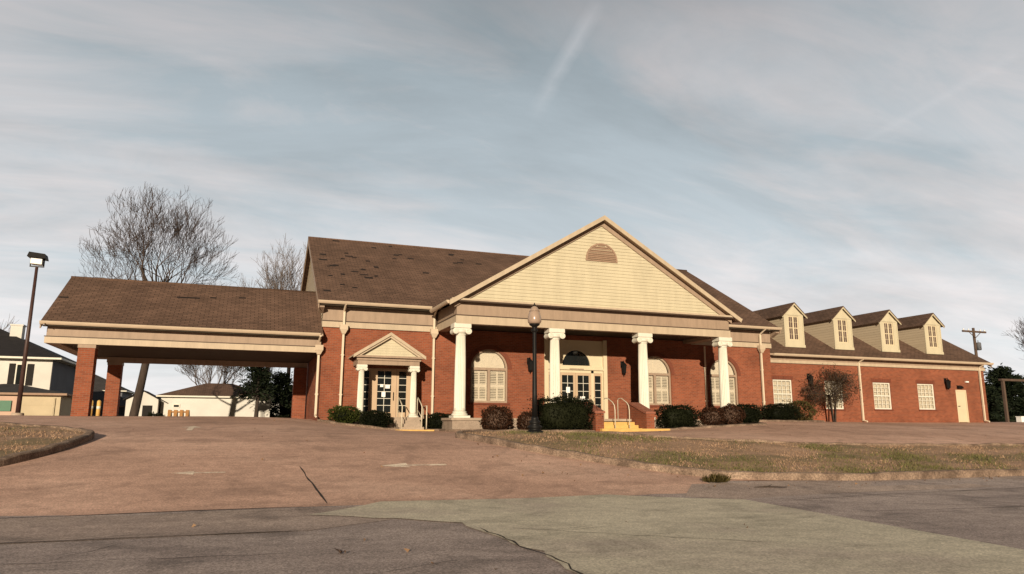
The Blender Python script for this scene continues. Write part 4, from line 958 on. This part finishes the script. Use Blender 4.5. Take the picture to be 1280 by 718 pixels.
# ------------------------------------------------------------------ shrubs
def leaf_quads(m, P, D, size, mat, rng, asp=.55):
    n = len(P); a = rng.normal(size=(n, 3)); a /= np.linalg.norm(a, axis=1)[:, None]
    d = D+.7*a; d /= np.linalg.norm(d, axis=1)[:, None]; t = np.cross(d, rng.normal(size=(n, 3))); t /= np.linalg.norm(t, axis=1)[:, None]
    s = size*rng.uniform(.6, 1.4, (n, 1)); A = P-t*s*asp/2; Bp = P+d*s*.5-t*s*asp*.35; Cc = P+d*s; Dp = P+d*s*.5+t*s*asp*.65
    o = len(m.v); m.v += list(map(tuple, np.stack([A, Bp, Cc, Dp], 1).reshape(-1, 3)))
    m.f += [[o+4*i, o+4*i+1, o+4*i+2, o+4*i+3] for i in range(n)]; m.m += [mat]*n; m.sm += [False]*n
def shrub(x, y, w, d, h, n, mat, label, seed, boxy=2.0, size=.07, core=True, group='shrubs in the beds along the front', cat='shrub', tip=0.12):
    rng = np.random.RandomState(seed); z = g(x, y)+.05; m = MB()
    u = rng.normal(size=(n, 3)); u /= (np.abs(u)**boxy).sum(1)[:, None]**(1/boxy)
    ph = rng.uniform(0, 6, 6)
    lump = 1+.10*np.sin(u[:, 0]*4+ph[0])*np.cos(u[:, 1]*5+ph[1])+.09*np.sin(u[:, 2]*6+u[:, 0]*7+ph[2])
    rad = rng.uniform(.72, 1.0, n)**.5*lump+np.where(rng.rand(n) < .13, rng.uniform(0, tip*1.5, n), 0)
    P = u*rad[:, None]*np.array([w/2, d/2, h/2])+np.array([x, y, z+h*.5]); P[:, 2] = np.maximum(P[:, 2], z-.02)
    leaf_quads(m, P, u+np.array([0, 0, .35]), size, 0, rng)
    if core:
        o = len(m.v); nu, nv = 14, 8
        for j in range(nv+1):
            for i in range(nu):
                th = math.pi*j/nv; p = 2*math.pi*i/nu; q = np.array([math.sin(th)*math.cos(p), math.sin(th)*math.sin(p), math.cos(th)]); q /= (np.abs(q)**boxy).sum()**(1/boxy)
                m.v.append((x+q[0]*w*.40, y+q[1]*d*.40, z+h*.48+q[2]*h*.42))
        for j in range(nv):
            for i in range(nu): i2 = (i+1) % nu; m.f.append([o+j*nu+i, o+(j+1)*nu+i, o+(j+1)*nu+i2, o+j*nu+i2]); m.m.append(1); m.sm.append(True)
    for k in range(7):
        a = rng.uniform(0, 6.3); m.tube([(x+.06*math.cos(a), y+.06*math.sin(a), z-.08), (x+w*.2*math.cos(a), y+d*.2*math.sin(a), z+h*.4)], [.015, .008], 4, 2)
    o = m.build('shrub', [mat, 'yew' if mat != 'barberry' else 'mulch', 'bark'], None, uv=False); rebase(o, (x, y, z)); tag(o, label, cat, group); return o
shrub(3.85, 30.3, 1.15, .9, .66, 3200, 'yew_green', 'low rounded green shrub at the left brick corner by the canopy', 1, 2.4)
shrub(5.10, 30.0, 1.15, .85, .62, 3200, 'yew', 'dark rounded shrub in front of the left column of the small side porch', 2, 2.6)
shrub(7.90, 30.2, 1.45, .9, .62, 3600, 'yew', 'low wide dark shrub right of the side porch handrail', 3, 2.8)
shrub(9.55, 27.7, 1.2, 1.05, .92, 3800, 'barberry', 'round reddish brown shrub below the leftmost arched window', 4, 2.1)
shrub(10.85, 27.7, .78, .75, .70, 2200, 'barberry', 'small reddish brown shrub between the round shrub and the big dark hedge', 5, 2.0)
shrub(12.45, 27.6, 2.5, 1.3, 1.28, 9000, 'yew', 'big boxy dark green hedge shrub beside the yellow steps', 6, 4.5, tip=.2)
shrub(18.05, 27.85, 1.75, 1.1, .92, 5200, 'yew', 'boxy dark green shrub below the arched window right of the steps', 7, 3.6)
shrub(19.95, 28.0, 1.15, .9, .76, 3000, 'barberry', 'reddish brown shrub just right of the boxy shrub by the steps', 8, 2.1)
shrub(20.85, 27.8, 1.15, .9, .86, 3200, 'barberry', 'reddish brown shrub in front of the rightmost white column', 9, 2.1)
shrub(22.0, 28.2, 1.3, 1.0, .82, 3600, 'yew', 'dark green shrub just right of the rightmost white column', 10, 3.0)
shrub(26.15, 30.8, 1.9, 1.1, .78, 4600, 'yew', 'low boxy dark shrub at the foot of the downspout where the wing begins', 11, 3.6)
shrub(27.9, 31.3, 1.7, 1.0, .98, 2600, 'olive', 'loose feathery olive shrub under the first window of the wing', 12, 2.0, size=.10, core=False, tip=.35)

# ------------------------------------------------------------------ trees
def branch(m, p, d, L, r, lev, rng, up=.12, spread=.6, kink=.16, mats=(0, 0), tips=None, minr=.006, kids=(2, 3), fr=(.62, .86)):
    n = 4 if lev > 1 else 3; pts = [p.copy()]; rr = [r]; dd = d.copy(); r1 = max(r*(.62 if lev > 0 else .35), minr*.6)
    for i in range(n):
        dd = (dd+Vector(rng.normal(size=3))*kink+Vector((0, 0, up*.5))).normalized(); pts.append(pts[-1]+dd*(L/n)); rr.append(r+(r1-r)*(i+1)/n)
    m.tube(pts, rr, 7 if r > .08 else (5 if r > .03 else 3), mats[0] if r > .05 else mats[1], cap=False)
    if lev <= 0:
        if tips is not None: tips.append(pts[-1])
        return
    k = rng.randint(kids[0], kids[1]+1)
    for i in range(k+1):
        t = 1.0 if i < 2 else rng.uniform(.35, .9); idx = min(n, max(1, int(round(t*n)))); base = pts[idx]
        ax = Vector(rng.normal(size=3)); side = (ax-dd*ax.dot(dd)).normalized()
        nd = (dd+side*spread*rng.uniform(.5, 1.2)+Vector((0, 0, up))).normalized()
        f = rng.uniform(*fr); branch(m, base, nd, L*f, max(rr[idx]*(.78 if i == 0 else .62), minr), lev-1, rng, up, spread, kink, mats, tips, minr, kids, fr)
def bare_tree(x, y, H, forks, r, label, seed, levels=5, tw='twig', zfork=None, lean=(0, 0), group='bare winter trees behind the buildings', spread=.55, up=.14, minr=.012, kids=(2, 3), fr=(.62, .86), squash=(1, 1, 0), dome=None, extra=()):
    rng = np.random.RandomState(seed); z = g(x, y)-.15; zf = zfork or H*.4; t = thing('bare_tree', label, 'tree', (x, y, z), group)
    tr = MB(); top = Vector((x+lean[0], y+lean[1], z+zf)); tr.tube([(x, y, z-.1), (x+.02, y, z+.4), (x+lean[0]*.5, y, z+zf*.5), top], [r*1.5, r*1.08, r*.95, r*.85], 12); tr.build('trunk', 'bark', t)
    cr = MB()
    for (dx, dy, dz, L, rf) in forks: branch(cr, top-Vector((0, 0, .15)), Vector((dx, dy, dz)).normalized(), L, r*rf, levels, rng, up, spread, .13, (0, 1), None, minr, kids, fr)
    for (zz, dx, dy, dz, L, rf, lv) in extra: branch(cr, Vector((x+lean[0]*zz/zf, y, z+zz)), Vector((dx, dy, dz)).normalized(), L, r*rf, lv, rng, .05, spread, .2, (0, 1), None, minr, kids, fr)
    cr.v = [(top.x+(p[0]-top.x)*squash[0]+squash[2]*max(0, p[2]-top.z)*.1, p[1], top.z+(p[2]-top.z)*squash[1]) for p in cr.v]
    if dome:      # rounded outline: shoots that overtop the crown are shorter
        q = []; dx, cz, rx, rz = dome
        for p in cr.v:
            d = Vector(((p[0]-x-dx-.3)/rx, (p[1]-y)/rx, (p[2]-z-cz)/rz)); e = d.length
            if e > 1 and p[2] > z+7: f = (1+(e-1)*.28)/e; p = (x+dx+.3+d.x*rx*f, y+d.y*rx*f, z+cz+d.z*rz*f)
            q.append(p)
        cr.v = q
    cr.build('crown', ['bark', tw], t, uv=False); return t
bare_tree(-6.35, 50, 16, [(-.30, .1, 1, 2.5, .66), (-.10, -.2, 1, 2.6, .72), (.08, .15, 1, 2.7, .74), (.24, -.1, 1, 2.6, .68), (.50, .1, 1, 2.4, .6), (-.50, .2, 1, 2.4, .55), (.05, .5, 1, 2.4, .55), (-.2, .4, 1, 2.5, .55), (.32, .35, 1, 2.5, .55), (.7, -.2, .9, 2.2, .5), (-.7, -.1, .9, 2.2, .5)], .245,
          'large bare tree with a broad fan of branches rising behind the drive-through canopy', 27, 6, zfork=5.6, lean=(.62, 0), minr=.0105, spread=.5, up=.11, kids=(1, 2), tw='twig', fr=(.68, .88), squash=(.95, .98, .3), dome=(.55, 10.4, 4.7, 5.5),
          extra=[(4.0, 1, -.1, .10, 1.9, .36, 4), (4.6, .8, .3, .3, 1.8, .36, 4), (4.5, -1, 0, .3, 1.4, .32, 4), (5.4, .9, .1, .75, 2.1, .42, 5), (5.3, -.8, .1, .8, 2.0, .42, 5), (5.5, .3, .2, 1, 2.4, .55, 6), (5.4, -.35, -.2, 1, 2.3, .55, 6)])
bare_tree(2.0, 75, 13, [(-.4, 0, 1, 2.7, .6), (.3, .2, 1, 2.8, .6), (.05, -.3, 1, 3.0, .6)], .22, 'small pale bare tree above the canopy roof, left one of the far pair', 31, 4, 'twig_far', zfork=8.5, minr=.015)
bare_tree(5.2, 76, 18, [(-.5, 0, 1, 3.4, .6), (.3, .2, 1, 3.6, .6), (-.1, -.3, 1, 3.8, .6)], .28, 'pale bare tree close against the left gable of the main roof', 33, 5, 'twig_far', zfork=8.5, minr=.015)
bare_tree(3.9, 74, 14, [(-.3, 0, 1, 2.7, .6), (.35, .2, 1, 2.6, .6)], .2, 'slender pale bare tree between two others over the canopy ridge', 35, 4, 'twig_far', zfork=8.5, minr=.015)
bare_tree(-2.6, 71, 9, [(-.8, 0, .6, 2.2, .5), (.5, .2, 1, 2.0, .6), (.9, -.3, .5, 2.2, .5), (-.3, .2, 1, 2, .5)], .2, 'bare tree with low spreading twigs seen under the canopy above the white garage roof', 37, 5, zfork=3.2, minr=.013)
bare_tree(81.0, 53, 12, [(-.7, 0, .9, 2.6, .5), (.1, .2, 1, 2.8, .6), (-.3, -.3, 1, 2.8, .6)], .25, 'bare tree at the far right edge above the dark evergreens', 39, 5, zfork=4.0, minr=.014)
for i, (x, y, h, sd) in enumerate(((-22, 70, 9, 41), (-3, 92, 10, 43), (62, 62, 9, 45))):
    bare_tree(x, y, h, [(-.5, 0, 1, 2.4, .6), (.5, .2, 1, 2.4, .6), (0, -.3, 1, 2.6, .6)], .2, ['distant bare tree beyond the two-storey white house', 'distant bare tree behind the white garage roof', 'distant grey bare tree behind the evergreens right of the wing'][i], sd, 4, 'twig_far', zfork=3, minr=.015)

def ornamental():
    x, y = 30.6, 31.75; z = g(x, y); t = thing('vine_tree', 'leafless bushy ornamental tree growing against the wing wall over a window', 'tree', (x, y, z)); rng = np.random.RandomState(51)
    tr = MB(); tips = []
    for k in range(4):
        a = k*1.57+.4; tr.tube([(x+.05*math.cos(a), y+.05*math.sin(a), z-.1), (x+.16*math.cos(a), y+.12*math.sin(a), z+.8), (x+.35*math.cos(a), y+.18*math.sin(a), z+1.5)], [.05, .04, .032], 7)
    tr.build('trunk', 'bark', t); cr = MB()
    for k in range(9):
        a = k*.7; b = Vector((x+.3*math.cos(a), y+.16*math.sin(a), z+1.45+.1*math.sin(k))); branch(cr, b, Vector((math.cos(a), .35*math.sin(a), .55)).normalized(), .62, .025, 4, rng, -.02, .8, .22, (0, 0), tips, .005, (2, 3))
    P = np.array([tuple(p) for p in tips]); P = np.repeat(P, 3, axis=0)+rng.normal(size=(len(P)*3, 3))*.09; P = P[P[:, 1] < 32.5]
    leaf_quads(cr, P, np.tile(np.array([0, 0, -.5]), (len(P), 1)), .075, 1, rng)
    n = 1500; u = rng.normal(size=(n, 3)); u /= np.linalg.norm(u, axis=1)[:, None]; u *= rng.uniform(.25, 1, n)[:, None]**.5*(1+.12*np.sin(u[:, :1]*5+1))
    u[:, 2] = np.where(u[:, 2] < -.45, -.45+rng.uniform(-.25, .1, n), u[:, 2]); leaf_quads(cr, np.array([x, y, z+1.75])+u*np.array([1.2, .55, .85]), u+np.array([0, 0, -.4]), .085, 1, rng, .35)
    cr.v = [(p[0], min(p[1], 32.52), p[2]) for p in cr.v]
    cr.build('crown', ['twig', 'vine'], t, uv=False)
ornamental()
def evergreen(x, y, H, w, label, seed, n=9000, z0=.3, size=.34, mat='evergreen', group='dark evergreen trees'):
    rng = np.random.RandomState(seed); z = g(x, y)-.1; t = thing('evergreen_tree', label, 'tree', (x, y, z), group)
    m = MB(); m.tube([(x, y, z-.1), (x+.05, y, z+H*.5), (x, y, z+H*.95)], [.2, .13, .03], 8); m.build('trunk', 'bark', t)
    m = MB(); nb = 60; P = []; D = []
    for i in range(nb):
        f = i/(nb-1); zz = z+z0+(H-z0)*f; L = w*(1-f)**.7*rng.uniform(.6, 1.1)+.15; a = rng.uniform(0, 6.28); dd = Vector((math.cos(a), math.sin(a), .12-.25*(1-f)))
        m.tube([(x, y, zz), Vector((x, y, zz))+dd*L], [.03, .008], 4, 1, cap=False)
        k = n//nb; s = rng.uniform(.1, 1, k)**.7*L; q = np.array([x, y, zz])+np.outer(s, np.array(dd))+rng.normal(size=(k, 3))*np.array([.22, .22, .16])*(.5+s[:, None]/max(L, .1)*.8)
        P.append(q); D.append(np.tile(np.array(dd), (k, 1)))
    P = np.concatenate(P); D = np.concatenate(D); ok = P[:, 2] > z+.1; leaf_quads(m, P[ok], D[ok], size, 0, rng, .35); m.build('crown', [mat, 'bark'], t, uv=False); return t
evergreen(0.9, 58.5, 5.0, 1.35, 'dark evergreen with bare lower trunk standing before the right half of the white garage', 61, 2600, 2.9, size=.3)
evergreen(3.2, 70, 5.6, 1.6, 'dark evergreen rising behind the right end of the white garage', 67, 5000, 1.2)
evergreen(57.5, 45, 4.6, 2.6, 'dark evergreen just right of the end of the brick wing', 62, 9000)
evergreen(61.5, 47, 5.2, 2.8, 'dark evergreen behind the wooden post frame', 63, 9000)
evergreen(66.5, 48, 5.4, 2.8, 'tall dark evergreen right of the wooden post frame', 64, 9000)
evergreen(59.5, 52, 5.2, 2.6, 'dark evergreen set back between two others beyond the wing', 65, 8000)
evergreen(71, 50, 5.0, 2.8, 'dark evergreen farthest right beyond the wing', 66, 8000)

# ------------------------------------------------------------------ houses and garages behind
def hip_roof(m, x0, x1, y0, y1, z, h, ov, mat=0, along='x', th=.12):
    x0 -= ov; x1 += ov; y0 -= ov; y1 += ov
    if along == 'x': k = min((y1-y0)/2, (x1-x0)/2-.05); a, b = (x0+k, (y0+y1)/2, z+h), (x1-k, (y0+y1)/2, z+h)
    else: k = (x1-x0)/2; a, b = ((x0+x1)/2, y0+k, z+h), ((x0+x1)/2, y1-k, z+h)
    c = [(x0, y0, z), (x1, y0, z), (x1, y1, z), (x0, y1, z)]
    if along == 'x': fs = [[c[0], c[1], b, a], [c[1], c[2], b], [c[2], c[3], a, b], [c[3], c[0], a]]
    else: fs = [[c[0], c[1], a], [c[1], c[2], b, a], [c[2], c[3], b], [c[3], c[0], a, b]]
    for f in fs: m.poly(f, mat)
    m.box(x0, x1, y0, y1, z-th, z-.003, mat+1)
def house(name, label, x0, x1, y0, y1, ztop, h, ov, wall, roof='shingle_grey', fascia='white', along='x', sidewall=None, cat='house', group=None):
    z0 = g((x0+x1)/2, y0)-.6; t = thing(name, label, cat, ((x0+x1)/2, (y0+y1)/2, z0+.6), group)
    m = MB(); m.box(x0, x1, y0, y1, z0, ztop); 
    if sidewall: m.box(x1+.002, x1+.03, y0+.05, y1, z0, ztop-.01, 1)
    m.build('wall', [wall, sidewall or wall], t); r = MB(); hip_roof(r, x0, x1, y0, y1, ztop+.12, h, ov, 0, along); ro = r.build('roof', [roof, fascia], t); return t, ro
def small_window(t, x, z0, z1, w, y, shutter=None):
    m = MB(); m.box(x-w/2, x+w/2, y-.05, y-.002, z0, z1); wn = m.build('window', 'white', t); p = MB(); p.box(x-w/2+.07, x+w/2-.07, y-.056, y-.051, z0+.07, z1-.07); p.build('pane', 'glass_dark', wn)
    if shutter:
        for s_ in (-1, 1): q = MB(); q.box(x+s_*(w/2+.03), x+s_*(w/2+.38), y-.045, y-.003, z0, z1); q.build('shutter', shutter, t)
# two-storey white house at the left edge
t, ro = house('white_house', 'two-storey white house with dark hip roof and chimney at the left edge', -22.5, -12.0, 55, 65, 4.05, 2.55, .6, 'white_wall', 'shingle_dark', 'white', 'x', 'grey_wall')
M_ = MB(); M_.box(-15.4, -14.7, 58, 58.7, 4.4, 6.55); M_.box(-15.45, -14.65, 57.95, 58.75, 6.55, 6.65); M_.build('chimney', 'white_wall', ro)
small_window(t, -13.70, 2.35, 3.75, .62, 55, 'dark'); small_window(t, -16.6, 2.35, 3.75, .9, 55, 'dark')
# garage with hip roof in front of it
t, ro = house('tan_garage', 'low tan garage with grey hip roof in front of the white house', -16.5, -9.85, 48, 54, 1.52, .62, .35, 'tan_wall', 'shingle_grey', 'vent', 'x')
m = MB(); m.box(-16.4, -11.95, 47.94, 47.99, -.8, 1.46); m.build('side_panel', 'pink_wall', t)
m = MB(); m.box(-12.75, -12.2, 47.86, 47.93, .62, 1.2); m.build('green_sign', 'green_paint', t)
m = MB(); m.box(-11.85, -10.1, 47.93, 47.985, -.6, 1.38)
for i in range(4): m.box(-11.8, -10.15, 47.915, 47.929, -.5+.48*i, -.09+.48*i)
m.build('garage_door', 'tan_wall', t)
# white garage seen under the canopy
t, ro = house('white_garage', 'long low white garage with brown hip roof seen under the canopy', -6.0, 2.0, 62, 68, 1.98, 1.15, .35, 'white_wall', 'shingle', 'white', 'x', cat='garage')
m = MB(); m.box(-.6, 1.6, 61.94, 61.99, -1.2, 1.5)
for i in range(5): m.box(-.55, 1.55, 61.925, 61.939, -1.1+.5*i, -.65+.5*i)
m.build('garage_door', 'white_wall', t)
small_window(t, -4.9, 1.15, 1.45, .5, 62)
t = thing('white_shed', 'small white gabled shed with a dark doorway left of the white garage', 'shed', (-7.1, 62.5, g(-7, 62)))
m = MB(); z0 = g(-7, 62)-.6
m.slab([(-8.3, 61.2, z0), (-6.12, 61.2, z0), (-6.12, 61.2, 1.75), (-7.2, 61.2, 2.35), (-8.3, 61.2, 1.75)], (0, 3, 0)); m.build('wall', 'white_wall', t)
m = MB()
for s_ in (-1, 1): m.slab([(-7.2, 61.0, 2.45), (-7.2+s_*1.3, 61.0, 1.75), (-7.2+s_*1.3, 64.3, 1.75), (-7.2, 64.3, 2.45)], (0, 0, -.08))
m.build('roof', 'shingle_dark', t)
m = MB(); m.box(-7.15, -6.5, 61.14, 61.19, -.9, 1.3); m.build('door', 'dark', t)
house('grey_roofed_house', 'low dark house with long grey roof left of the white shed', -20, -8.6, 72, 80, 1.35, 1.55, .5, 'grey_wall', 'shingle_grey', 'vent')
house('brown_roofed_house', 'house with a steep dark roof peak behind the white garage', -1.6, 4.6, 84, 92, 2.2, 2.9, .4, 'white_wall', 'shingle_dark', 'white')
house('pale_house', 'pale house mostly hidden by the evergreen at the right end under the canopy', 3.2, 9.0, 74, 82, 2.6, 2.0, .4, 'white_wall', 'shingle_grey', 'white')
house('blue_grey_house', 'blue grey house far off behind the canopy piers', -24, -13.5, 96, 104, 3.6, 2.2, .5, 'grey_wall', 'shingle_grey', 'white')

def bollard(x, y, label):
    z = g(x, y); t = thing('bollard', label, 'bollard', (x, y, z), 'yellow bollards behind the canopy')
    m = MB(); m.lathe([(.10, z-.1), (.10, z+1.02), (.07, z+1.08), (.02, z+1.10)], (x, y), 14); m.build('post', 'yellow', t)
    m = MB(); m.lathe([(.104, z+.62), (.104, z+.78)], (x, y), 14); m.build('band', 'white', t)
for x, lb in ((-7.68, 'yellow bollard with white band, leftmost of three seen between the brick canopy piers'), (-7.32, 'yellow bollard with white band, middle one of three seen between the canopy piers'), (-7.0, 'yellow bollard with white band, rightmost of three, hard by the rear canopy pier')): bollard(x, 44.5, lb)
# timber pallet leaning on the garage
t = thing('wooden_pallet', 'orange wooden pallet leaning against the front of the white garage', 'pallet', (-4.7, 61.5, g(-4.7, 61.5)))
z = g(-4.7, 61.5); m = MB()
for i in range(4): m.slab([(-5.45+i*.42, 61.4, z), (-5.23+i*.42, 61.4, z), (-5.23+i*.42, 61.9, z+1.9), (-5.45+i*.42, 61.9, z+1.9)], (0, .03, 0))
m.build('slat', 'orange_wood', t); m = MB()
for zz in (.3, 1.0, 1.7): m.slab([(-5.45, 61.44+.263*zz, z+zz), (-3.97, 61.44+.263*zz, z+zz), (-3.97, 61.46+.263*zz, z+zz+.1), (-5.45, 61.46+.263*zz, z+zz+.1)], (0, .05, 0))
m.build('cross_bar', 'orange_wood', t)
shrub(-6.1, 59.5, 1.5, 1.2, 1.35, 1500, 'yew', 'small dark bush by the shed door under the canopy', 71, 2.2, size=.16, group='bushes near the white garage')
shrub(2.9, 60, 1.3, 1.1, 1.3, 1500, 'yew', 'dark bush at the right end of the white garage', 72, 2.2, size=.16, group='bushes near the white garage')

# utility pole beyond the wing
t = thing('utility_pole', 'wooden utility pole with crossarm and transformer beyond the wing', 'utility pole', (79.6, 60, g(79.6, 60)))
m = MB(); m.lathe([(.20, g(79.6, 60)-.1), (.15, 11.3)], (79.6, 60), 10); m.build('pole', 'wood', t)
m = MB(); m.slab([(77.7, 59.85, 10.75), (81.5, 59.85, 10.75), (81.5, 59.85, 10.95), (77.7, 59.85, 10.95)], (0, .15, 0))
for s_ in (-1, 1): m.tube([(79.6, 59.85, 10.1), (79.6+s_*.9, 59.85, 10.75)], .04, 5)
m.build('crossarm', 'wood', t)
for x in (77.9, 78.7, 80.6, 81.3): m = MB(); m.lathe([(.05, 10.95), (.09, 11.0), (.05, 11.05), (.09, 11.1), (.03, 11.16)], (x, 59.92), 8); m.build('insulator', 'lens', t)
m = MB(); m.lathe([(.20, 8.7), (.26, 8.75), (.26, 9.5), (.2, 9.6)], (80.05, 59.9), 14); m.tube([(80.0, 59.9, 9.6), (80.0, 59.9, 9.85)], .04, 6); m.build('transformer', 'grey_wall', t)
# wooden post frame and the small white box at the right edge
t = thing('post_frame', 'brown wooden post with a crossbar in front of the evergreens at the right', 'sign frame', (54.2, 39, g(54.2, 39)))
m = MB(); m.box(54.12, 54.30, 38.9, 39.08, g(54, 39)-.2, 3.55); m.box(56.7, 56.88, 38.9, 39.08, g(56, 39)-.2, 3.55); m.build('post', 'wood', t)
m = MB(); m.box(53.95, 57.1, 38.86, 39.12, 3.40, 3.56); m.build('crossbar', 'wood', t)
z = g(55.1, 38.6); m = MB(); m.box(54.9, 55.3, 38.4, 38.8, z, z+.42); m.box(54.87, 55.33, 38.37, 38.83, z+.422, z+.47); o = m.build('utility_box', 'paper', None); rebase(o, (55.1, 38.6, z)); tag(o, 'small white box on the ground at the foot of the brown wooden post', 'utility box')

# ------------------------------------------------------------------ grass, litter
def in_poly(P, poly):
    x, y = P[:, 0], P[:, 1]; c = np.zeros(len(P), bool); n = len(poly)
    for i in range(n):
        x0, y0 = poly[i]; x1, y1 = poly[(i+1) % n]
        k = ((y0 > y) != (y1 > y)) & (x < (x1-x0)*(y-y0)/(y1-y0+1e-12)+x0); c ^= k
    return c
def edge_dist(P, poly):
    d = np.full(len(P), 1e9)
    for a, b in zip(poly, poly[1:]+poly[:1]):
        a = np.array(a); b = np.array(b); ab = b-a; t = np.clip(((P-a)@ab)/(ab@ab+1e-12), 0, 1); d = np.minimum(d, np.linalg.norm(P-a-t[:, None]*ab, axis=1))
    return d
def grass(poly, box, n, seed):
    rng = np.random.RandomState(seed); P = np.c_[rng.uniform(box[0], box[1], n), rng.uniform(box[2], box[3], n)]; P = P[in_poly(P, poly)]; P = P[edge_dist(P, poly) > .19]
    f = .5*np.sin(P[:, 0]*.75+1.3)+.4*np.cos(P[:, 1]*1.3+P[:, 0]*.5)+.4*np.sin(P[:, 0]*2.3-P[:, 1]*1.7)+rng.normal(size=len(P))*.35+np.where((P[:, 1] < 16.6) & (P[:, 0] > 10.2), .85, 0)+1.6*np.exp(-((P[:, 0]-10.2)**2+((P[:, 1]-19)*1.4)**2)/2.2)
    green = f > .75; P = P[(rng.rand(len(P)) < np.where(green, 1, .5))]
    f = .5*np.sin(P[:, 0]*.75+1.3)+.4*np.cos(P[:, 1]*1.3+P[:, 0]*.5)+.4*np.sin(P[:, 0]*2.3-P[:, 1]*1.7)+rng.normal(size=len(P))*.35+np.where((P[:, 1] < 16.6) & (P[:, 0] > 10.2), .85, 0)+1.6*np.exp(-((P[:, 0]-10.2)**2+((P[:, 1]-19)*1.4)**2)/2.2); green = f > .75
    k = len(P); z = G(P[:, 0], P[:, 1])+.10; h = rng.uniform(.03, .085, k)*np.where(green, 1.25, .8); a = rng.uniform(0, 6.28, k); w = rng.uniform(.006, .014, k)
    lean = rng.normal(size=(k, 2))*h[:, None]*.6
    A = np.c_[P[:, 0]-w*np.cos(a), P[:, 1]-w*np.sin(a), z]; Bq = np.c_[P[:, 0]+w*np.cos(a), P[:, 1]+w*np.sin(a), z]; T = np.c_[P+lean, z+h]
    m = MB(); m.v = list(map(tuple, np.stack([A, Bq, T], 1).reshape(-1, 3))); m.f = [[3*i, 3*i+1, 3*i+2] for i in range(k)]; m.m = [int(q) for q in green]; m.sm = [False]*k
    o = m.build('grass', ['straw', 'blade'], None, 'stuff', uv=False); tag(o, None, None); return o
o1 = grass(ISL_R, (5.6, 34, 13.5, 22), 90000, 3); tag(o1, 'short straw coloured and green winter grass on the kerbed island', 'grass')
o2 = grass(ISL_L, (-14, -3.3, 14.6, 26), 40000, 4); tag(o2, 'dry straw coloured grass on the kerbed corner at the left', 'grass')
def litter():
    rng = np.random.RandomState(8); P = []
    for (x0, x1, y0, y1, n) in ((9, 30, 12.6, 13.4, 150), (5.5, 9.2, 14, 20, 40), (-3.4, 6, 13, 28, 25), (10, 40, 20, 27, 60), (-6, 10, 5, 12, 14)):
        P.append(np.c_[rng.uniform(x0, x1, n), rng.uniform(y0, y1, n)])
    P = np.concatenate(P); z = G(P[:, 0], P[:, 1])+.02; m = MB(); Q = np.c_[P, z]; D = rng.normal(size=(len(Q), 3)); D[:, 2] = .15; leaf_quads(m, Q, D, .05, 0, rng, .7)
    o = m.build('leaf_litter', 'dead_leaf', None, 'stuff', uv=False); tag(o, 'scattered dry brown leaves on the paving', 'leaf litter')
litter()
def tuft():
    x, y = 9.62, 13.42; z = g(x, y); rng = np.random.RandomState(4); m = MB(); n = 500; a = rng.uniform(0, 6.28, n); r = rng.uniform(0, .26, n)
    P = np.c_[x+r*np.cos(a), y+r*np.sin(a)*.6, np.full(n, z)]; D = np.c_[np.cos(a)*.5, np.sin(a)*.5, np.ones(n)]; leaf_quads(m, P, D, .16, 0, rng, .12)
    o = m.build('weed_tuft', 'olive', None, uv=False); rebase(o, (x, y, z)); tag(o, 'clump of dry weeds growing at the corner of the right kerb', 'weed')
tuft()
m = MB(); z = g(10.4, 12.7)+.02; m.tube([(10.05, 12.75, z), (10.35, 12.72, z+.02), (10.75, 12.6, z+.01)], [.02, .018, .008], 6); m.tube([(10.35, 12.72, z+.02), (10.55, 12.82, z+.05)], [.01, .004], 5)
o = m.build('fallen_branch', 'bark', None, uv=False); rebase(o, (10.4, 12.7, z-.02)); tag(o, 'short fallen stick lying in the gutter near the right kerb', 'stick')
m = MB(); rng = np.random.RandomState(2); P = np.array([[1.1, 8.15, g(1.1, 8.15)+.015]])+rng.normal(size=(9, 3))*np.array([.06, .03, .004]); leaf_quads(m, P, rng.normal(size=(9, 3))*np.array([1, 1, .2]), .08, 0, rng, .6)
o = m.build('twig_scrap', 'mulch', None, uv=False); rebase(o, (1.1, 8.15, g(1.1, 8.15))); tag(o, 'small dark scrap of leaves lying on the street in the foreground', 'litter')
